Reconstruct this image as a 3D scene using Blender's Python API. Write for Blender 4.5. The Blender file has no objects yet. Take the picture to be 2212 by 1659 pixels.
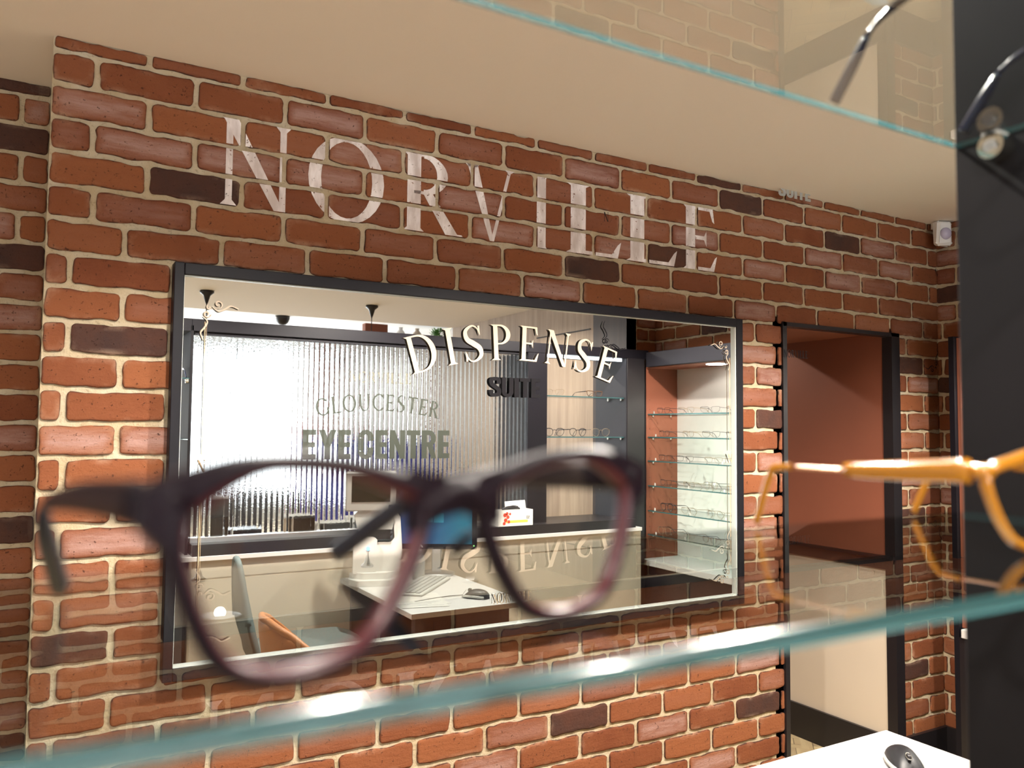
import bpy, math, random
from mathutils import Vector, Matrix, noise
random.seed(7)
C = bpy.context.scene.collection
SC = bpy.context.scene
S = 1.06            # metres per layout unit
ZF = 1.29           # camera height above the floor in layout units
def W(x, y, z): return Vector((x*S, y*S, (z+ZF)*S))

# ---------------------------------------------------------------- camera
FPX, YAW, PITCH, ROLL = 1770.0, 30.0387, 3.1144, 0.4954
yw, pt, rl = map(math.radians, (YAW, PITCH, ROLL))
fwd = Vector((math.sin(yw)*math.cos(pt), math.cos(yw)*math.cos(pt), math.sin(pt)))
rgt = Vector((math.cos(yw), -math.sin(yw), 0)); upv = rgt.cross(fwd)
R_ = rgt*math.cos(rl)+upv*math.sin(rl); U_ = -rgt*math.sin(rl)+upv*math.cos(rl)
cam_d = bpy.data.cameras.new('camera'); cam = bpy.data.objects.new('camera', cam_d); C.objects.link(cam)
cam.matrix_world = Matrix(((R_.x, U_.x, -fwd.x, 0), (R_.y, U_.y, -fwd.y, -2*S), (R_.z, U_.z, -fwd.z, ZF*S), (0, 0, 0, 1)))
cam_d.sensor_width = 36; cam_d.lens = FPX/2212*36; cam_d.clip_start = 0.01; cam_d.clip_end = 60
cam_d.dof.use_dof = True; cam_d.dof.focus_distance = 2.6; cam_d.dof.aperture_fstop = 6.2
SC.camera = cam
# ---------------------------------------------------------------- world, exposure
w = bpy.data.worlds.new('world'); SC.world = w; w.use_nodes = True
w.node_tree.nodes['Background'].inputs[0].default_value = (.95, .96, 1.0, 1)
w.node_tree.nodes['Background'].inputs[1].default_value = 0.7
SC.view_settings.view_transform = 'Standard'; SC.view_settings.look = 'None'
SC.view_settings.gamma = 1; SC.view_settings.exposure = 0.42; SC.view_settings.use_curve_mapping = False
SC.cycles.max_bounces = 10; SC.cycles.transparent_max_bounces = 24; SC.cycles.transmission_bounces = 8
SC.cycles.glossy_bounces = 6; SC.cycles.caustics_reflective = False; SC.cycles.caustics_refractive = False
SC.cycles.sample_clamp_indirect = 4; SC.cycles.use_denoising = True

def area(name, loc, size, power, col=(1, .9, .78), rot=(0, 0, 0), size_y=None, spread=None):
    l = bpy.data.lights.new(name, 'AREA'); l.energy = power; l.color = col; l.size = size*S
    if size_y: l.shape = 'RECTANGLE'; l.size_y = size_y*S
    if spread: l.spread = math.radians(spread)
    o = bpy.data.objects.new(name, l); C.objects.link(o); o.location = W(*loc); o.rotation_euler = rot
    return o
def spot(name, loc, power, ang=130, blend=.6, col=(1, .86, .70), tgt=None, rad=.03):
    l = bpy.data.lights.new(name, 'SPOT'); l.energy = power; l.color = col; l.spot_size = math.radians(ang)
    l.spot_blend = blend; l.shadow_soft_size = rad
    o = bpy.data.objects.new(name, l); C.objects.link(o); o.location = W(*loc)
    if tgt: o.rotation_euler = (W(*tgt)-W(*loc)).to_track_quat('-Z', 'Y').to_euler()
    return o
LAMPS = [(.42, -1.06), (1.28, -1.06), (2.28, -1.14)]
for (x, y), pw in zip(LAMPS, (112, 228, 172)):
    spot('downlight_lamp', (x, y, .825), pw, 141, .34, (1, .92, .82), rad=.025)
SHOPL = [(-.45, -2.55), (.815, -2.337), (2.35, -2.62), (-1.4, -1.2)]  # added out of view to brighten the shop; only the second shows, reflected
for (x, y), pw in zip(SHOPL, (60, 60, 60, 14)): spot('seen_or_added_shop_lamp', (x, y, .815), pw, 160, .5, (1, .92, .82), rad=.03)
HIL = [(-.4, -5.6), (4.4, -5.6), (.2, -7.6), (5.2, -7.6)]  # added lamps outside the mirror's view, fill light for the far shop
for (x, y) in HIL: spot('added_high_lamp', (x, y, 1.15), 130, 165, .5, (1, .97, .93), rad=.05)
spot('corridor_lamp', (2.56, 1.33, .82), 60, 150, .4, (1, .87, .72), rad=.03)

# ---------------------------------------------------------------- materials
def nt(name):
    m = bpy.data.materials.new(name); m.use_nodes = True
    return m, m.node_tree.nodes, m.node_tree.links
def mat(name, col, rough=.5, metal=0, coat=0, bump=0, bscale=200, var=0, vscale=8, emis=None, estr=1, spec=.5, trans=0, sss=0):
    m, N, L = nt(name); b = N['Principled BSDF']
    b.inputs['Base Color'].default_value = (*col, 1); b.inputs['Roughness'].default_value = rough
    b.inputs['Metallic'].default_value = metal; b.inputs['Coat Weight'].default_value = coat
    b.inputs['Specular IOR Level'].default_value = spec; b.inputs['Transmission Weight'].default_value = trans
    tc = N.new('ShaderNodeTexCoord')
    if var:
        n = N.new('ShaderNodeTexNoise'); n.inputs['Scale'].default_value = vscale; n.inputs['Detail'].default_value = 5
        L.new(tc.outputs['Object'], n.inputs['Vector'])
        r = N.new('ShaderNodeValToRGB'); r.color_ramp.elements[0].position = .3; r.color_ramp.elements[1].position = .7
        r.color_ramp.elements[0].color = (*[c*(1-var) for c in col], 1); r.color_ramp.elements[1].color = (*[min(1, c*(1+var)) for c in col], 1)
        L.new(n.outputs['Fac'], r.inputs[0]); L.new(r.outputs[0], b.inputs['Base Color'])
    if bump:
        n = N.new('ShaderNodeTexNoise'); n.inputs['Scale'].default_value = bscale; n.inputs['Detail'].default_value = 4
        L.new(tc.outputs['Object'], n.inputs['Vector'])
        bp = N.new('ShaderNodeBump'); bp.inputs['Strength'].default_value = bump; bp.inputs['Distance'].default_value = .002
        L.new(n.outputs['Fac'], bp.inputs['Height']); L.new(bp.outputs[0], b.inputs['Normal'])
    if emis:
        b.inputs['Emission Color'].default_value = (*emis, 1); b.inputs['Emission Strength'].default_value = estr
    return m
def mix_math(N, L, op, a, b):
    n = N.new('ShaderNodeMath'); n.operation = op
    for i, v in enumerate((a, b)):
        if isinstance(v, (int, float)): n.inputs[i].default_value = v
        else: L.new(v, n.inputs[i])
    return n.outputs[0]
def mixc(N, L, f, a, b, mode='MIX'):
    n = N.new('ShaderNodeMix'); n.data_type = 'RGBA'; n.blend_type = mode
    if isinstance(f, (int, float)): n.inputs[0].default_value = f
    else: L.new(f, n.inputs[0])
    for i, v in ((6, a), (7, b)):
        if isinstance(v, tuple): n.inputs[i].default_value = (*v, 1) if len(v) == 3 else v
        else: L.new(v, n.inputs[i])
    return n.outputs[2]
def noi(N, L, vec, scale, detail=5, rough=.55, stretch=None):
    if stretch:
        mp = N.new('ShaderNodeMapping'); mp.inputs['Scale'].default_value = stretch; L.new(vec, mp.inputs[0]); vec = mp.outputs[0]
    n = N.new('ShaderNodeTexNoise'); n.inputs['Scale'].default_value = scale; n.inputs['Detail'].default_value = detail
    n.inputs['Roughness'].default_value = rough; L.new(vec, n.inputs['Vector']); return n.outputs['Fac']
def ramp(N, L, f, a, b):
    r = N.new('ShaderNodeMapRange'); r.inputs[1].default_value = a; r.inputs[2].default_value = b; r.clamp = True
    L.new(f, r.inputs[0]); return r.outputs[0]

def brick_mat():
    m, N, L = nt('brick'); b = N['Principled BSDF']; tc = N.new('ShaderNodeTexCoord'); v = tc.outputs['Object']
    at = N.new('ShaderNodeAttribute'); at.attribute_name = 'tint'
    sp = N.new('ShaderNodeSeparateColor'); L.new(at.outputs['Color'], sp.inputs[0])
    hue, pink, dark = sp.outputs; edge = at.outputs['Alpha']
    n1 = noi(N, L, v, 9, 6, .6); n2 = noi(N, L, v, 38, 6, .65, (.45, .45, 1.6)); n3 = noi(N, L, v, 120, 4, .7); n4 = noi(N, L, v, 20, 6, .7, (.35, .35, 2.5))
    base = mixc(N, L, hue, (.150, .042, .0165), (.262, .090, .035))
    base = mixc(N, L, mix_math(N, L, 'MULTIPLY', ramp(N, L, n1, .35, .7), .55), base, (.235, .080, .032))
    base = mixc(N, L, mix_math(N, L, 'MULTIPLY', ramp(N, L, n2, .52, .78), .45), base, (.22, .066, .030))
    # whitish smeared faces
    pk = mix_math(N, L, 'MULTIPLY', pink, mix_math(N, L, 'MULTIPLY', ramp(N, L, n4, .22, .6), ramp(N, L, edge, .0, .75)))
    pk = mix_math(N, L, 'MULTIPLY', pk, .78)
    base = mixc(N, L, pk, base, (.40, .25, .22))
    # burnt bricks
    dk = mix_math(N, L, 'MULTIPLY', dark, mix_math(N, L, 'ADD', .72, mix_math(N, L, 'MULTIPLY', ramp(N, L, n1, .3, .7), .28)))
    base = mixc(N, L, dk, base, (.042, .022, .019))
    # pits and dark flecks, then noisy darkening towards the edges
    fl = ramp(N, L, n3, .635, .69); base = mixc(N, L, mix_math(N, L, 'MULTIPLY', fl, .8), base, (.05, .018, .012))
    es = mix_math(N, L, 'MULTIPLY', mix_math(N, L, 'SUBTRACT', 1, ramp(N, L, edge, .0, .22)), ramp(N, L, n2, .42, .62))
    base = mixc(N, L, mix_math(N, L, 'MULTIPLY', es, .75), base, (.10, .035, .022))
    # thin lime bloom
    lb = mix_math(N, L, 'MULTIPLY', mix_math(N, L, 'SUBTRACT', 1, ramp(N, L, edge, .0, .5)), ramp(N, L, n1, .52, .68))
    base = mixc(N, L, mix_math(N, L, 'MULTIPLY', lb, .35), base, (.62, .42, .30))
    ck = mix_math(N, L, 'MULTIPLY', mix_math(N, L, 'SUBTRACT', 1, ramp(N, L, edge, .0, .09)), ramp(N, L, noi(N, L, v, 30, 3, .6), .46, .54))
    base = mixc(N, L, mix_math(N, L, 'MULTIPLY', ck, .85), base, (.035, .014, .010))
    L.new(base, b.inputs['Base Color']); b.inputs['Roughness'].default_value = .82; b.inputs['Specular IOR Level'].default_value = .25
    h = mix_math(N, L, 'ADD', mix_math(N, L, 'MULTIPLY', n2, .6), mix_math(N, L, 'MULTIPLY', n3, .5))
    h = mix_math(N, L, 'SUBTRACT', h, mix_math(N, L, 'MULTIPLY', fl, .8))
    bp = N.new('ShaderNodeBump'); bp.inputs['Strength'].default_value = .8; bp.inputs['Distance'].default_value = .005
    L.new(h, bp.inputs['Height']); L.new(bp.outputs[0], b.inputs['Normal'])
    return m
def mortar_mat():
    m, N, L = nt('mortar'); b = N['Principled BSDF']; tc = N.new('ShaderNodeTexCoord'); v = tc.outputs['Object']
    n1 = noi(N, L, v, 14); n2 = noi(N, L, v, 110, 6, .7)
    c = mixc(N, L, ramp(N, L, n1, .35, .7), (.54, .42, .26), (.68, .585, .43))
    c = mixc(N, L, mix_math(N, L, 'MULTIPLY', ramp(N, L, n2, .56, .66), .45), c, (.26, .18, .10))
    L.new(c, b.inputs['Base Color']); b.inputs['Roughness'].default_value = .9; b.inputs['Specular IOR Level'].default_value = .15
    bp = N.new('ShaderNodeBump'); bp.inputs['Strength'].default_value = .9; bp.inputs['Distance'].default_value = .006
    L.new(n2, bp.inputs['Height']); L.new(bp.outputs[0], b.inputs['Normal'])
    return m
def paint_mat():
    m, N, L = nt('white_paint'); b = N['Principled BSDF']; tc = N.new('ShaderNodeTexCoord'); v = tc.outputs['Object']
    n1 = noi(N, L, v, 10, 5, .6, (2.2, 2.2, .7)); n2 = noi(N, L, v, 75, 5, .7)
    c = mixc(N, L, ramp(N, L, n1, .35, .65), (.74, .64, .61), (.93, .88, .89))
    L.new(c, b.inputs['Base Color']); b.inputs['Roughness'].default_value = .8
    t = N.new('ShaderNodeBsdfTransparent'); mx = N.new('ShaderNodeMixShader')
    a = mix_math(N, L, 'MAXIMUM', ramp(N, L, n2, .62, .66), mix_math(N, L, 'MULTIPLY', ramp(N, L, n1, .60, .40), .22))
    out = N['Material Output']; L.new(a, mx.inputs[0]); L.new(b.outputs[0], mx.inputs[1]); L.new(t.outputs[0], mx.inputs[2]); L.new(mx.outputs[0], out.inputs[0])
    return m
def thin_glass(name, tint=(.96, .99, .98), ior=1.5, gain=2.0, rough=0.0):
    m, N, L = nt(name); N.remove(N['Principled BSDF']); out = N['Material Output']
    t = N.new('ShaderNodeBsdfTransparent'); t.inputs[0].default_value = (*tint, 1)
    g = N.new('ShaderNodeBsdfGlossy'); g.inputs['Roughness'].default_value = rough
    f = N.new('ShaderNodeFresnel'); f.inputs['IOR'].default_value = ior
    geo = N.new('ShaderNodeNewGeometry')
    front = mix_math(N, L, 'SUBTRACT', 1, geo.outputs['Backfacing'])
    ff = mix_math(N, L, 'MULTIPLY', f.outputs[0], front)
    k = mix_math(N, L, 'DIVIDE', mix_math(N, L, 'MULTIPLY', ff, gain), mix_math(N, L, 'ADD', 1, ff))
    k = mix_math(N, L, 'MINIMUM', k, .93)
    mx = N.new('ShaderNodeMixShader'); L.new(k, mx.inputs[0]); L.new(t.outputs[0], mx.inputs[1]); L.new(g.outputs[0], mx.inputs[2]); L.new(mx.outputs[0], out.inputs[0])
    return m
def wood_mat(name, c1, c2, scale=14, axis='z', rough=.55):
    m, N, L = nt(name); b = N['Principled BSDF']; tc = N.new('ShaderNodeTexCoord'); v = tc.outputs['Object']
    st = {'z': (1, 1, .05), 'x': (.05, 1, 1), 'y': (1, .05, 1)}[axis]
    n1 = noi(N, L, v, scale, 6, .6, st); n2 = noi(N, L, v, scale*5, 4, .6, st)
    c = mixc(N, L, ramp(N, L, n1, .32, .68), c1, c2); c = mixc(N, L, mix_math(N, L, 'MULTIPLY', ramp(N, L, n2, .5, .75), .35), c, tuple(k*.5 for k in c1))
    L.new(c, b.inputs['Base Color']); b.inputs['Roughness'].default_value = rough
    return m
def parquet_mat():
    m, N, L = nt('parquet'); b = N['Principled BSDF']; tc = N.new('ShaderNodeTexCoord'); v = tc.outputs['Object']
    mp = N.new('ShaderNodeMapping'); mp.inputs['Rotation'].default_value = (0, 0, .785); L.new(v, mp.inputs[0])
    ck = N.new('ShaderNodeTexChecker'); ck.inputs['Scale'].default_value = 4.5; L.new(mp.outputs[0], ck.inputs[0])
    def planks(rz):
        q = N.new('ShaderNodeMapping'); q.inputs['Rotation'].default_value = (0, 0, rz); L.new(v, q.inputs[0])
        br = N.new('ShaderNodeTexBrick'); br.inputs['Scale'].default_value = 1; br.inputs['Brick Width'].default_value = .45; br.inputs['Row Height'].default_value = .075
        br.inputs['Mortar Size'].default_value = .0015; br.inputs['Color1'].default_value = (.50, .39, .22, 1); br.inputs['Color2'].default_value = (.26, .19, .11, 1); br.inputs['Mortar'].default_value = (.05, .03, .02, 1)
        L.new(q.outputs[0], br.inputs[0]); g = noi(N, L, q.outputs[0], 30, 5, .6, (.08, 1, 1))
        return mixc(N, L, mix_math(N, L, 'MULTIPLY', ramp(N, L, g, .4, .7), .5), br.outputs[0], (.55, .46, .28))
    c = mixc(N, L, ck.outputs['Fac'], planks(.785), planks(-.785)); L.new(c, b.inputs['Base Color']); b.inputs['Roughness'].default_value = .5
    return m

def film(name, col, a):
    m, N, L = nt(name); t = N.new('ShaderNodeBsdfTransparent'); mx = N.new('ShaderNodeMixShader'); mx.inputs[0].default_value = a
    b = N['Principled BSDF']; b.inputs['Base Color'].default_value = (*col, 1); b.inputs['Roughness'].default_value = .7
    L.new(b.outputs[0], mx.inputs[1]); L.new(t.outputs[0], mx.inputs[2]); L.new(mx.outputs[0], N['Material Output'].inputs[0]); return m
def screen_mat():
    m, N, L = nt('blue_monitor_screen'); b = N['Principled BSDF']; tc = N.new('ShaderNodeTexCoord')
    sp = N.new('ShaderNodeSeparateXYZ'); L.new(tc.outputs['Object'], sp.inputs[0])
    c = mixc(N, L, ramp(N, L, sp.outputs[0], -.12, .12), (.018, .055, .20), (.005, .13, .20))
    b.inputs['Base Color'].default_value = (.01, .01, .01, 1); b.inputs['Roughness'].default_value = .2
    L.new(c, b.inputs['Emission Color']); b.inputs['Emission Strength'].default_value = .9; return m
M = dict(
 brick=brick_mat(), mortar=mortar_mat(), paint=paint_mat(), parquet=parquet_mat(),
 ceiling=mat('ceiling_paint', (.85, .795, .735), .9, bump=.12, bscale=300),
 hiceil=mat('white_ceiling_paint', (.82, .82, .84), .9),
 black=mat('black_powder_coat', (.006, .005, .008), .5, spec=.22, bump=.05, bscale=500),
 matblack=mat('matt_black_panel', (.012, .011, .013), .7, spec=.15, var=.25, vscale=6),
 black2=mat('black_panel', (.012, .010, .012), .35), dgrey=mat('charcoal_panel', (.014, .013, .018), .5, spec=.3),
 terra=mat('terracotta_paint', (.215, .064, .032), .7, var=.04, vscale=3), cream=mat('cream_paint', (.62, .53, .42), .75, var=.03, vscale=3),
 marble=mat('white_back_panel', (.74, .71, .68), .45, var=.06, vscale=5), white=mat('white_laminate', (.62, .60, .585), .4),
 whitep=mat('white_plastic', (.80, .79, .76), .35), greyp=mat('grey_plastic', (.36, .36, .34), .4),
 silver=mat('brushed_aluminium', (.62, .62, .63), .3, metal=1), chrome=mat('chrome', (.82, .80, .74), .12, metal=1),
 wood=wood_mat('walnut_veneer', (.30, .215, .15), (.46, .35, .25)), dwood=wood_mat('dark_veneer', (.030, .016, .012), (.05, .028, .02)),
 glass=thin_glass('shelf_glass'), lens=thin_glass('spectacle_lens', (.97, .98, .98), 1.45, 1.3), shelfs=thin_glass('display_glass', (.93, .98, .97)),
 decal=mat('cream_vinyl', (.54, .44, .34), .6), decalblk=mat('black_vinyl', (.006, .005, .007), .6, spec=.15), gold=mat('gold_vinyl', (.55, .40, .24), .5),
 sash=mat('pale_glass_edge', (.80, .84, .80), .2), leafm=mat('leaf_green', (.10, .28, .05), .6, var=.3, vscale=30),
 fabric_o=mat('tan_leather', (.46, .17, .055), .5, bump=.1), fabric_g=mat('petrol_grey_fabric', (.10, .13, .13), .8, bump=.2, bscale=600),
 screen=screen_mat(), dsc=mat('dark_screen', (.02, .018, .012), .12),
 led=mat('blue_indicator', (.1, .3, .8), .3, emis=(.15, .55, 1), estr=2.5), led2=mat('green_indicator', (.1, .5, .1), .3, emis=(.3, 1, .2), estr=2),
 lampw=mat('lamp_diffuser', (.9, .9, .9), .5, emis=(1, .93, .84), estr=9), strip=mat('led_strip', (.9, .9, .9), .5, emis=(.85, .95, 1), estr=7),
 lampd=mat('downlight_diffuser', (.9, .9, .9), .5, emis=(1, .93, .84), estr=30),
 strip2=mat('led_strip_near', (.9, .9, .9), .5, emis=(.9, .96, 1), estr=11),
 day=mat('daylight_pane', (.9, .9, .9), .5, emis=(.92, .96, 1.0), estr=7), card=mat('brown_card', (.36, .24, .14), .8),
 redp=mat('red_print', (.60, .06, .03), .5), yelp=mat('yellow_print', (.80, .62, .10), .5), bluep=mat('blue_print', (.035, .05, .42), .5),
 paper=mat('paper', (.80, .78, .74), .8), dblue=mat('navy_acetate', (.006, .009, .036), .2, coat=.4), glasstext=film('sage_vinyl', (.035, .040, .030), .10), faint=film('faint_vinyl', (.14, .13, .09), .38),
 darktip=mat('dark_navy_tip', (.004, .005, .012), .35, spec=.3),
 amber=mat('honey_acetate', (.60, .235, .010), .16, coat=.6, trans=.25), rose=mat('rose_gold', (.86, .56, .42), .2, metal=1),
 plum=mat('plum_acetate', (.006, .002, .005), .42, spec=.18), plumr=mat('red_acetate_lining', (.060, .003, .007), .35, coat=.1),
 wire=mat('dark_wire', (.03, .025, .03), .3, metal=.6), wireg=mat('pale_wire', (.38, .28, .18), .3, metal=.8), tort=mat('brown_acetate', (.10, .045, .02), .2, coat=.5),
 wallshop=mat('pale_shop_paint', (.62, .62, .60), .8), rubber=mat('black_plastic', (.010, .010, .012), .42, spec=.3), lilac=mat('sensor_lens', (.50, .47, .62), .25),
 walltext=mat('grey_ink', (.2, .2, .2), .7), teal=mat('teal_print', (.25, .42, .45), .6),
)
def edge_mat():
    m, N, L = nt('green_glass_edge'); b = N['Principled BSDF']
    b.inputs['Base Color'].default_value = (.020, .080, .088, 1); b.inputs['Roughness'].default_value = .10
    b.inputs['Specular IOR Level'].default_value = .9; b.inputs['Coat Weight'].default_value = 1; b.inputs['Coat Roughness'].default_value = .22
    t = N.new('ShaderNodeBsdfTranslucent'); t.inputs[0].default_value = (.10, .26, .28, 1)
    mx = N.new('ShaderNodeMixShader'); mx.inputs[0].default_value = .35
    L.new(b.outputs[0], mx.inputs[1]); L.new(t.outputs[0], mx.inputs[2]); L.new(mx.outputs[0], N['Material Output'].inputs[0])
    return m
M['gedge'] = edge_mat()
def mirror_mat():
    m, N, L = nt('mirror_silver'); N.remove(N['Principled BSDF'])
    g = N.new('ShaderNodeBsdfGlossy'); g.inputs[0].default_value = (.93, .95, .94, 1); g.inputs['Roughness'].default_value = 0
    L.new(g.outputs[0], N['Material Output'].inputs[0]); return m
M['mirror'] = mirror_mat()
def reed_mat():
    m, N, L = nt('reeded_glass'); N.remove(N['Principled BSDF'])
    g = N.new('ShaderNodeBsdfGlass'); g.inputs['Roughness'].default_value = .06; g.inputs['IOR'].default_value = 1.42; g.inputs[0].default_value = (.97, .99, 1, 1)
    tc = N.new('ShaderNodeTexCoord'); n = noi(N, L, tc.outputs['Object'], 90, 3)
    bp = N.new('ShaderNodeBump'); bp.inputs['Strength'].default_value = .25; bp.inputs['Distance'].default_value = .002
    L.new(n, bp.inputs['Height']); L.new(bp.outputs[0], g.inputs['Normal']); L.new(g.outputs[0], N['Material Output'].inputs[0]); return m
M['reed'] = reed_mat()

# ---------------------------------------------------------------- object helpers
def thing(name, label, cat, loc, group=None, rotz=0):
    o = bpy.data.objects.new(name, None); C.objects.link(o); o.location = W(*loc); o.rotation_euler = (0, 0, rotz)
    o.empty_display_size = .05; o['label'] = label; o['category'] = cat
    if group: o['group'] = group
    return o
def tag(o, label, cat, group=None):
    o['label'] = label; o['category'] = cat
    if group: o['group'] = group
    return o
class MB:
    """collects geometry in layout units; build() links it as ONE mesh object"""
    def __init__(s): s.v = []; s.f = []; s.mi = []; s.sm = []; s.cur = 0; s.T = None; s.col = None
    def add(s, vs, fs, smooth=False, m=None):
        n = len(s.v)
        for p in vs:
            p = Vector(p); s.v.append(s.T @ p if s.T else p)
        for f in fs: s.f.append([i+n for i in f]); s.mi.append(s.cur if m is None else m); s.sm.append(smooth)
        return s
    def box(s, x0, x1, y0, y1, z0, z1, m=None, bev=0):
        if bev > 0:
            b = bev; pts = []
            # chamfered box: three inset loops per axis
            vs = []
            for sx, X in ((0, x0), (1, x1)):
                for sy, Y in ((0, y0), (1, y1)):
                    for sz, Z in ((0, z0), (1, z1)):
                        dx = b if sx == 0 else -b; dy = b if sy == 0 else -b; dz = b if sz == 0 else -b
                        vs += [(X, Y+dy, Z+dz), (X+dx, Y, Z+dz), (X+dx, Y+dy, Z)]
            I = lambda sx, sy, sz, k: ((sx*2+sy)*2+sz)*3+k
            fs = []
            for sx in (0, 1): fs.append([I(sx, 0, 0, 0), I(sx, 1, 0, 0), I(sx, 1, 1, 0), I(sx, 0, 1, 0)][::(1 if sx else -1)])
            for sy in (0, 1): fs.append([I(0, sy, 0, 1), I(1, sy, 0, 1), I(1, sy, 1, 1), I(0, sy, 1, 1)][::(-1 if sy else 1)])
            for sz in (0, 1): fs.append([I(0, 0, sz, 2), I(1, 0, sz, 2), I(1, 1, sz, 2), I(0, 1, sz, 2)][::(1 if sz else -1)])
            for a in (0, 1):
                for c in (0, 1):
                    fs.append([I(a, c, 0, 0), I(a, c, 1, 0), I(a, c, 1, 1), I(a, c, 0, 1)])
                    fs.append([I(a, 0, c, 0), I(a, 1, c, 0), I(a, 1, c, 2), I(a, 0, c, 2)])
                    fs.append([I(0, a, c, 1), I(1, a, c, 1), I(1, a, c, 2), I(0, a, c, 2)])
                    for d in (0, 1): fs.append([I(a, c, d, 0), I(a, c, d, 1), I(a, c, d, 2)])
            return s.add(vs, fs, False, m)
        v = [(x, y, z) for x in (x0, x1) for y in (y0, y1) for z in (z0, z1)]
        return s.add(v, [(0, 1, 3, 2), (4, 6, 7, 5), (0, 4, 5, 1), (2, 3, 7, 6), (0, 2, 6, 4), (1, 5, 7, 3)], False, m)
    def quad(s, a, b, c, d, m=None): return s.add([a, b, c, d], [(0, 1, 2, 3)], False, m)
    def tube(s, pts, r, n=10, m=None, closed=False, flat=1.0, up=None):
        """r: number or list of radii; flat scales the radius along the binormal"""
        pts = [Vector(p) for p in pts]; k = len(pts); rr = r if isinstance(r, (list, tuple)) else [r]*k
        vs = []; prev = None
        for i, p in enumerate(pts):
            a = pts[(i-1) % k] if (closed or i > 0) else p; b = pts[(i+1) % k] if (closed or i < k-1) else p
            t = (b-a).normalized()
            if prev is None:
                u = Vector(up) if up else (Vector((0, 0, 1)) if abs(t.z) < .9 else Vector((1, 0, 0)))
            else: u = prev
            nn = (u - t*u.dot(t)).normalized(); prev = nn; bb = t.cross(nn)
            for j in range(n):
                an = 2*math.pi*j/n; vs.append(p + nn*(math.cos(an)*rr[i]) + bb*(math.sin(an)*rr[i]*flat))
        fs = []
        for i in range(k if closed else k-1):
            for j in range(n):
                a = i*n+j; b = i*n+(j+1) % n; c = ((i+1) % k)*n+(j+1) % n; d = ((i+1) % k)*n+j; fs.append((a, b, c, d))
        if not closed: fs += [tuple(range(n))[::-1], tuple(range((k-1)*n, k*n))]
        return s.add(vs, fs, True, m)
    def cyl(s, p0, p1, r0, r1=None, n=20, m=None, smooth=True):
        r1 = r0 if r1 is None else r1; p0 = Vector(p0); p1 = Vector(p1); t = (p1-p0).normalized()
        u = Vector((0, 0, 1)) if abs(t.z) < .9 else Vector((1, 0, 0)); nn = (u-t*u.dot(t)).normalized(); bb = t.cross(nn)
        vs = [q + nn*(math.cos(2*math.pi*j/n)*r) + bb*(math.sin(2*math.pi*j/n)*r) for q, r in ((p0, r0), (p1, r1)) for j in range(n)]
        s.add(vs, [(j, (j+1) % n, n+(j+1) % n, n+j) for j in range(n)], smooth, m)
        return s.add(vs, [tuple(range(n))[::-1], tuple(range(n, 2*n))], False, m)
    def lathe(s, prof, c=(0, 0, 0), n=24, m=None, sx=1, sy=1):
        vs = [(c[0]+r*math.cos(2*math.pi*j/n)*sx, c[1]+r*math.sin(2*math.pi*j/n)*sy, c[2]+z) for (r, z) in prof for j in range(n)]
        fs = [(i*n+j, i*n+(j+1) % n, (i+1)*n+(j+1) % n, (i+1)*n+j) for i in range(len(prof)-1) for j in range(n)]
        fs += [tuple(range(n))[::-1], tuple(range((len(prof)-1)*n, len(prof)*n))]
        return s.add(vs, fs, True, m)
    def prism(s, poly, a, b, axis='y', m=None, smooth=False):
        """poly in the plane normal to axis, extruded from a to b"""
        f = {'y': lambda p, t: (p[0], t, p[1]), 'x': lambda p, t: (t, p[0], p[1]), 'z': lambda p, t: (p[0], p[1], t)}[axis]
        n = len(poly); vs = [f(p, a) for p in poly]+[f(p, b) for p in poly]
        s.add(vs, [tuple(range(n))[::-1], tuple(range(n, 2*n))], False, m)
        return s.add(vs, [(i, (i+1) % n, n+(i+1) % n, n+i) for i in range(n)], smooth, m)
    def build(s, name, mats, parent=None, local=False, kind=None, subd=0, bevel=0):
        me = bpy.data.meshes.new(name)
        if not isinstance(mats, (list, tuple)): mats = [mats]
        pts = [(p*S if local else W(*p)) for p in s.v]
        if parent is not None and not local:
            par_inv = parent.matrix_basis.inverted(); pts = [par_inv @ p for p in pts]
            org = Vector((0, 0, 0))
        elif parent is None:
            xs = [p.x for p in pts]; ys = [p.y for p in pts]; zs = [p.z for p in pts]
            org = Vector(((min(xs)+max(xs))/2, (min(ys)+max(ys))/2, min(zs))); pts = [p-org for p in pts]
        else: org = Vector((0, 0, 0))
        me.from_pydata([tuple(p) for p in pts], [], s.f)
        for m in mats: me.materials.append(m)
        me.polygons.foreach_set('material_index', s.mi); me.polygons.foreach_set('use_smooth', s.sm)
        if s.col:
            a = me.color_attributes.new('tint', 'FLOAT_COLOR', 'POINT'); a.data.foreach_set('color', [c for q in s.col for c in q])
        me.update(); me.validate()
        o = bpy.data.objects.new(name, me); C.objects.link(o); o.location = org
        if parent is not None: o.parent = parent
        if kind: o['kind'] = kind
        if subd:
            q = o.modifiers.new('subd', 'SUBSURF'); q.levels = q.render_levels = subd
        if bevel:
            q = o.modifiers.new('bevel', 'BEVEL'); q.width = bevel*S; q.segments = 2; q.limit_method = 'ANGLE'
        return o
def struct(mb, name, mats, **k): return mb.build(name, mats, kind='structure', **k)
def copy_tree(o, parent=None):
    c = o.copy(); C.objects.link(c); c.parent = parent
    for ch in list(o.children): copy_tree(ch, c)
    return c
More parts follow.
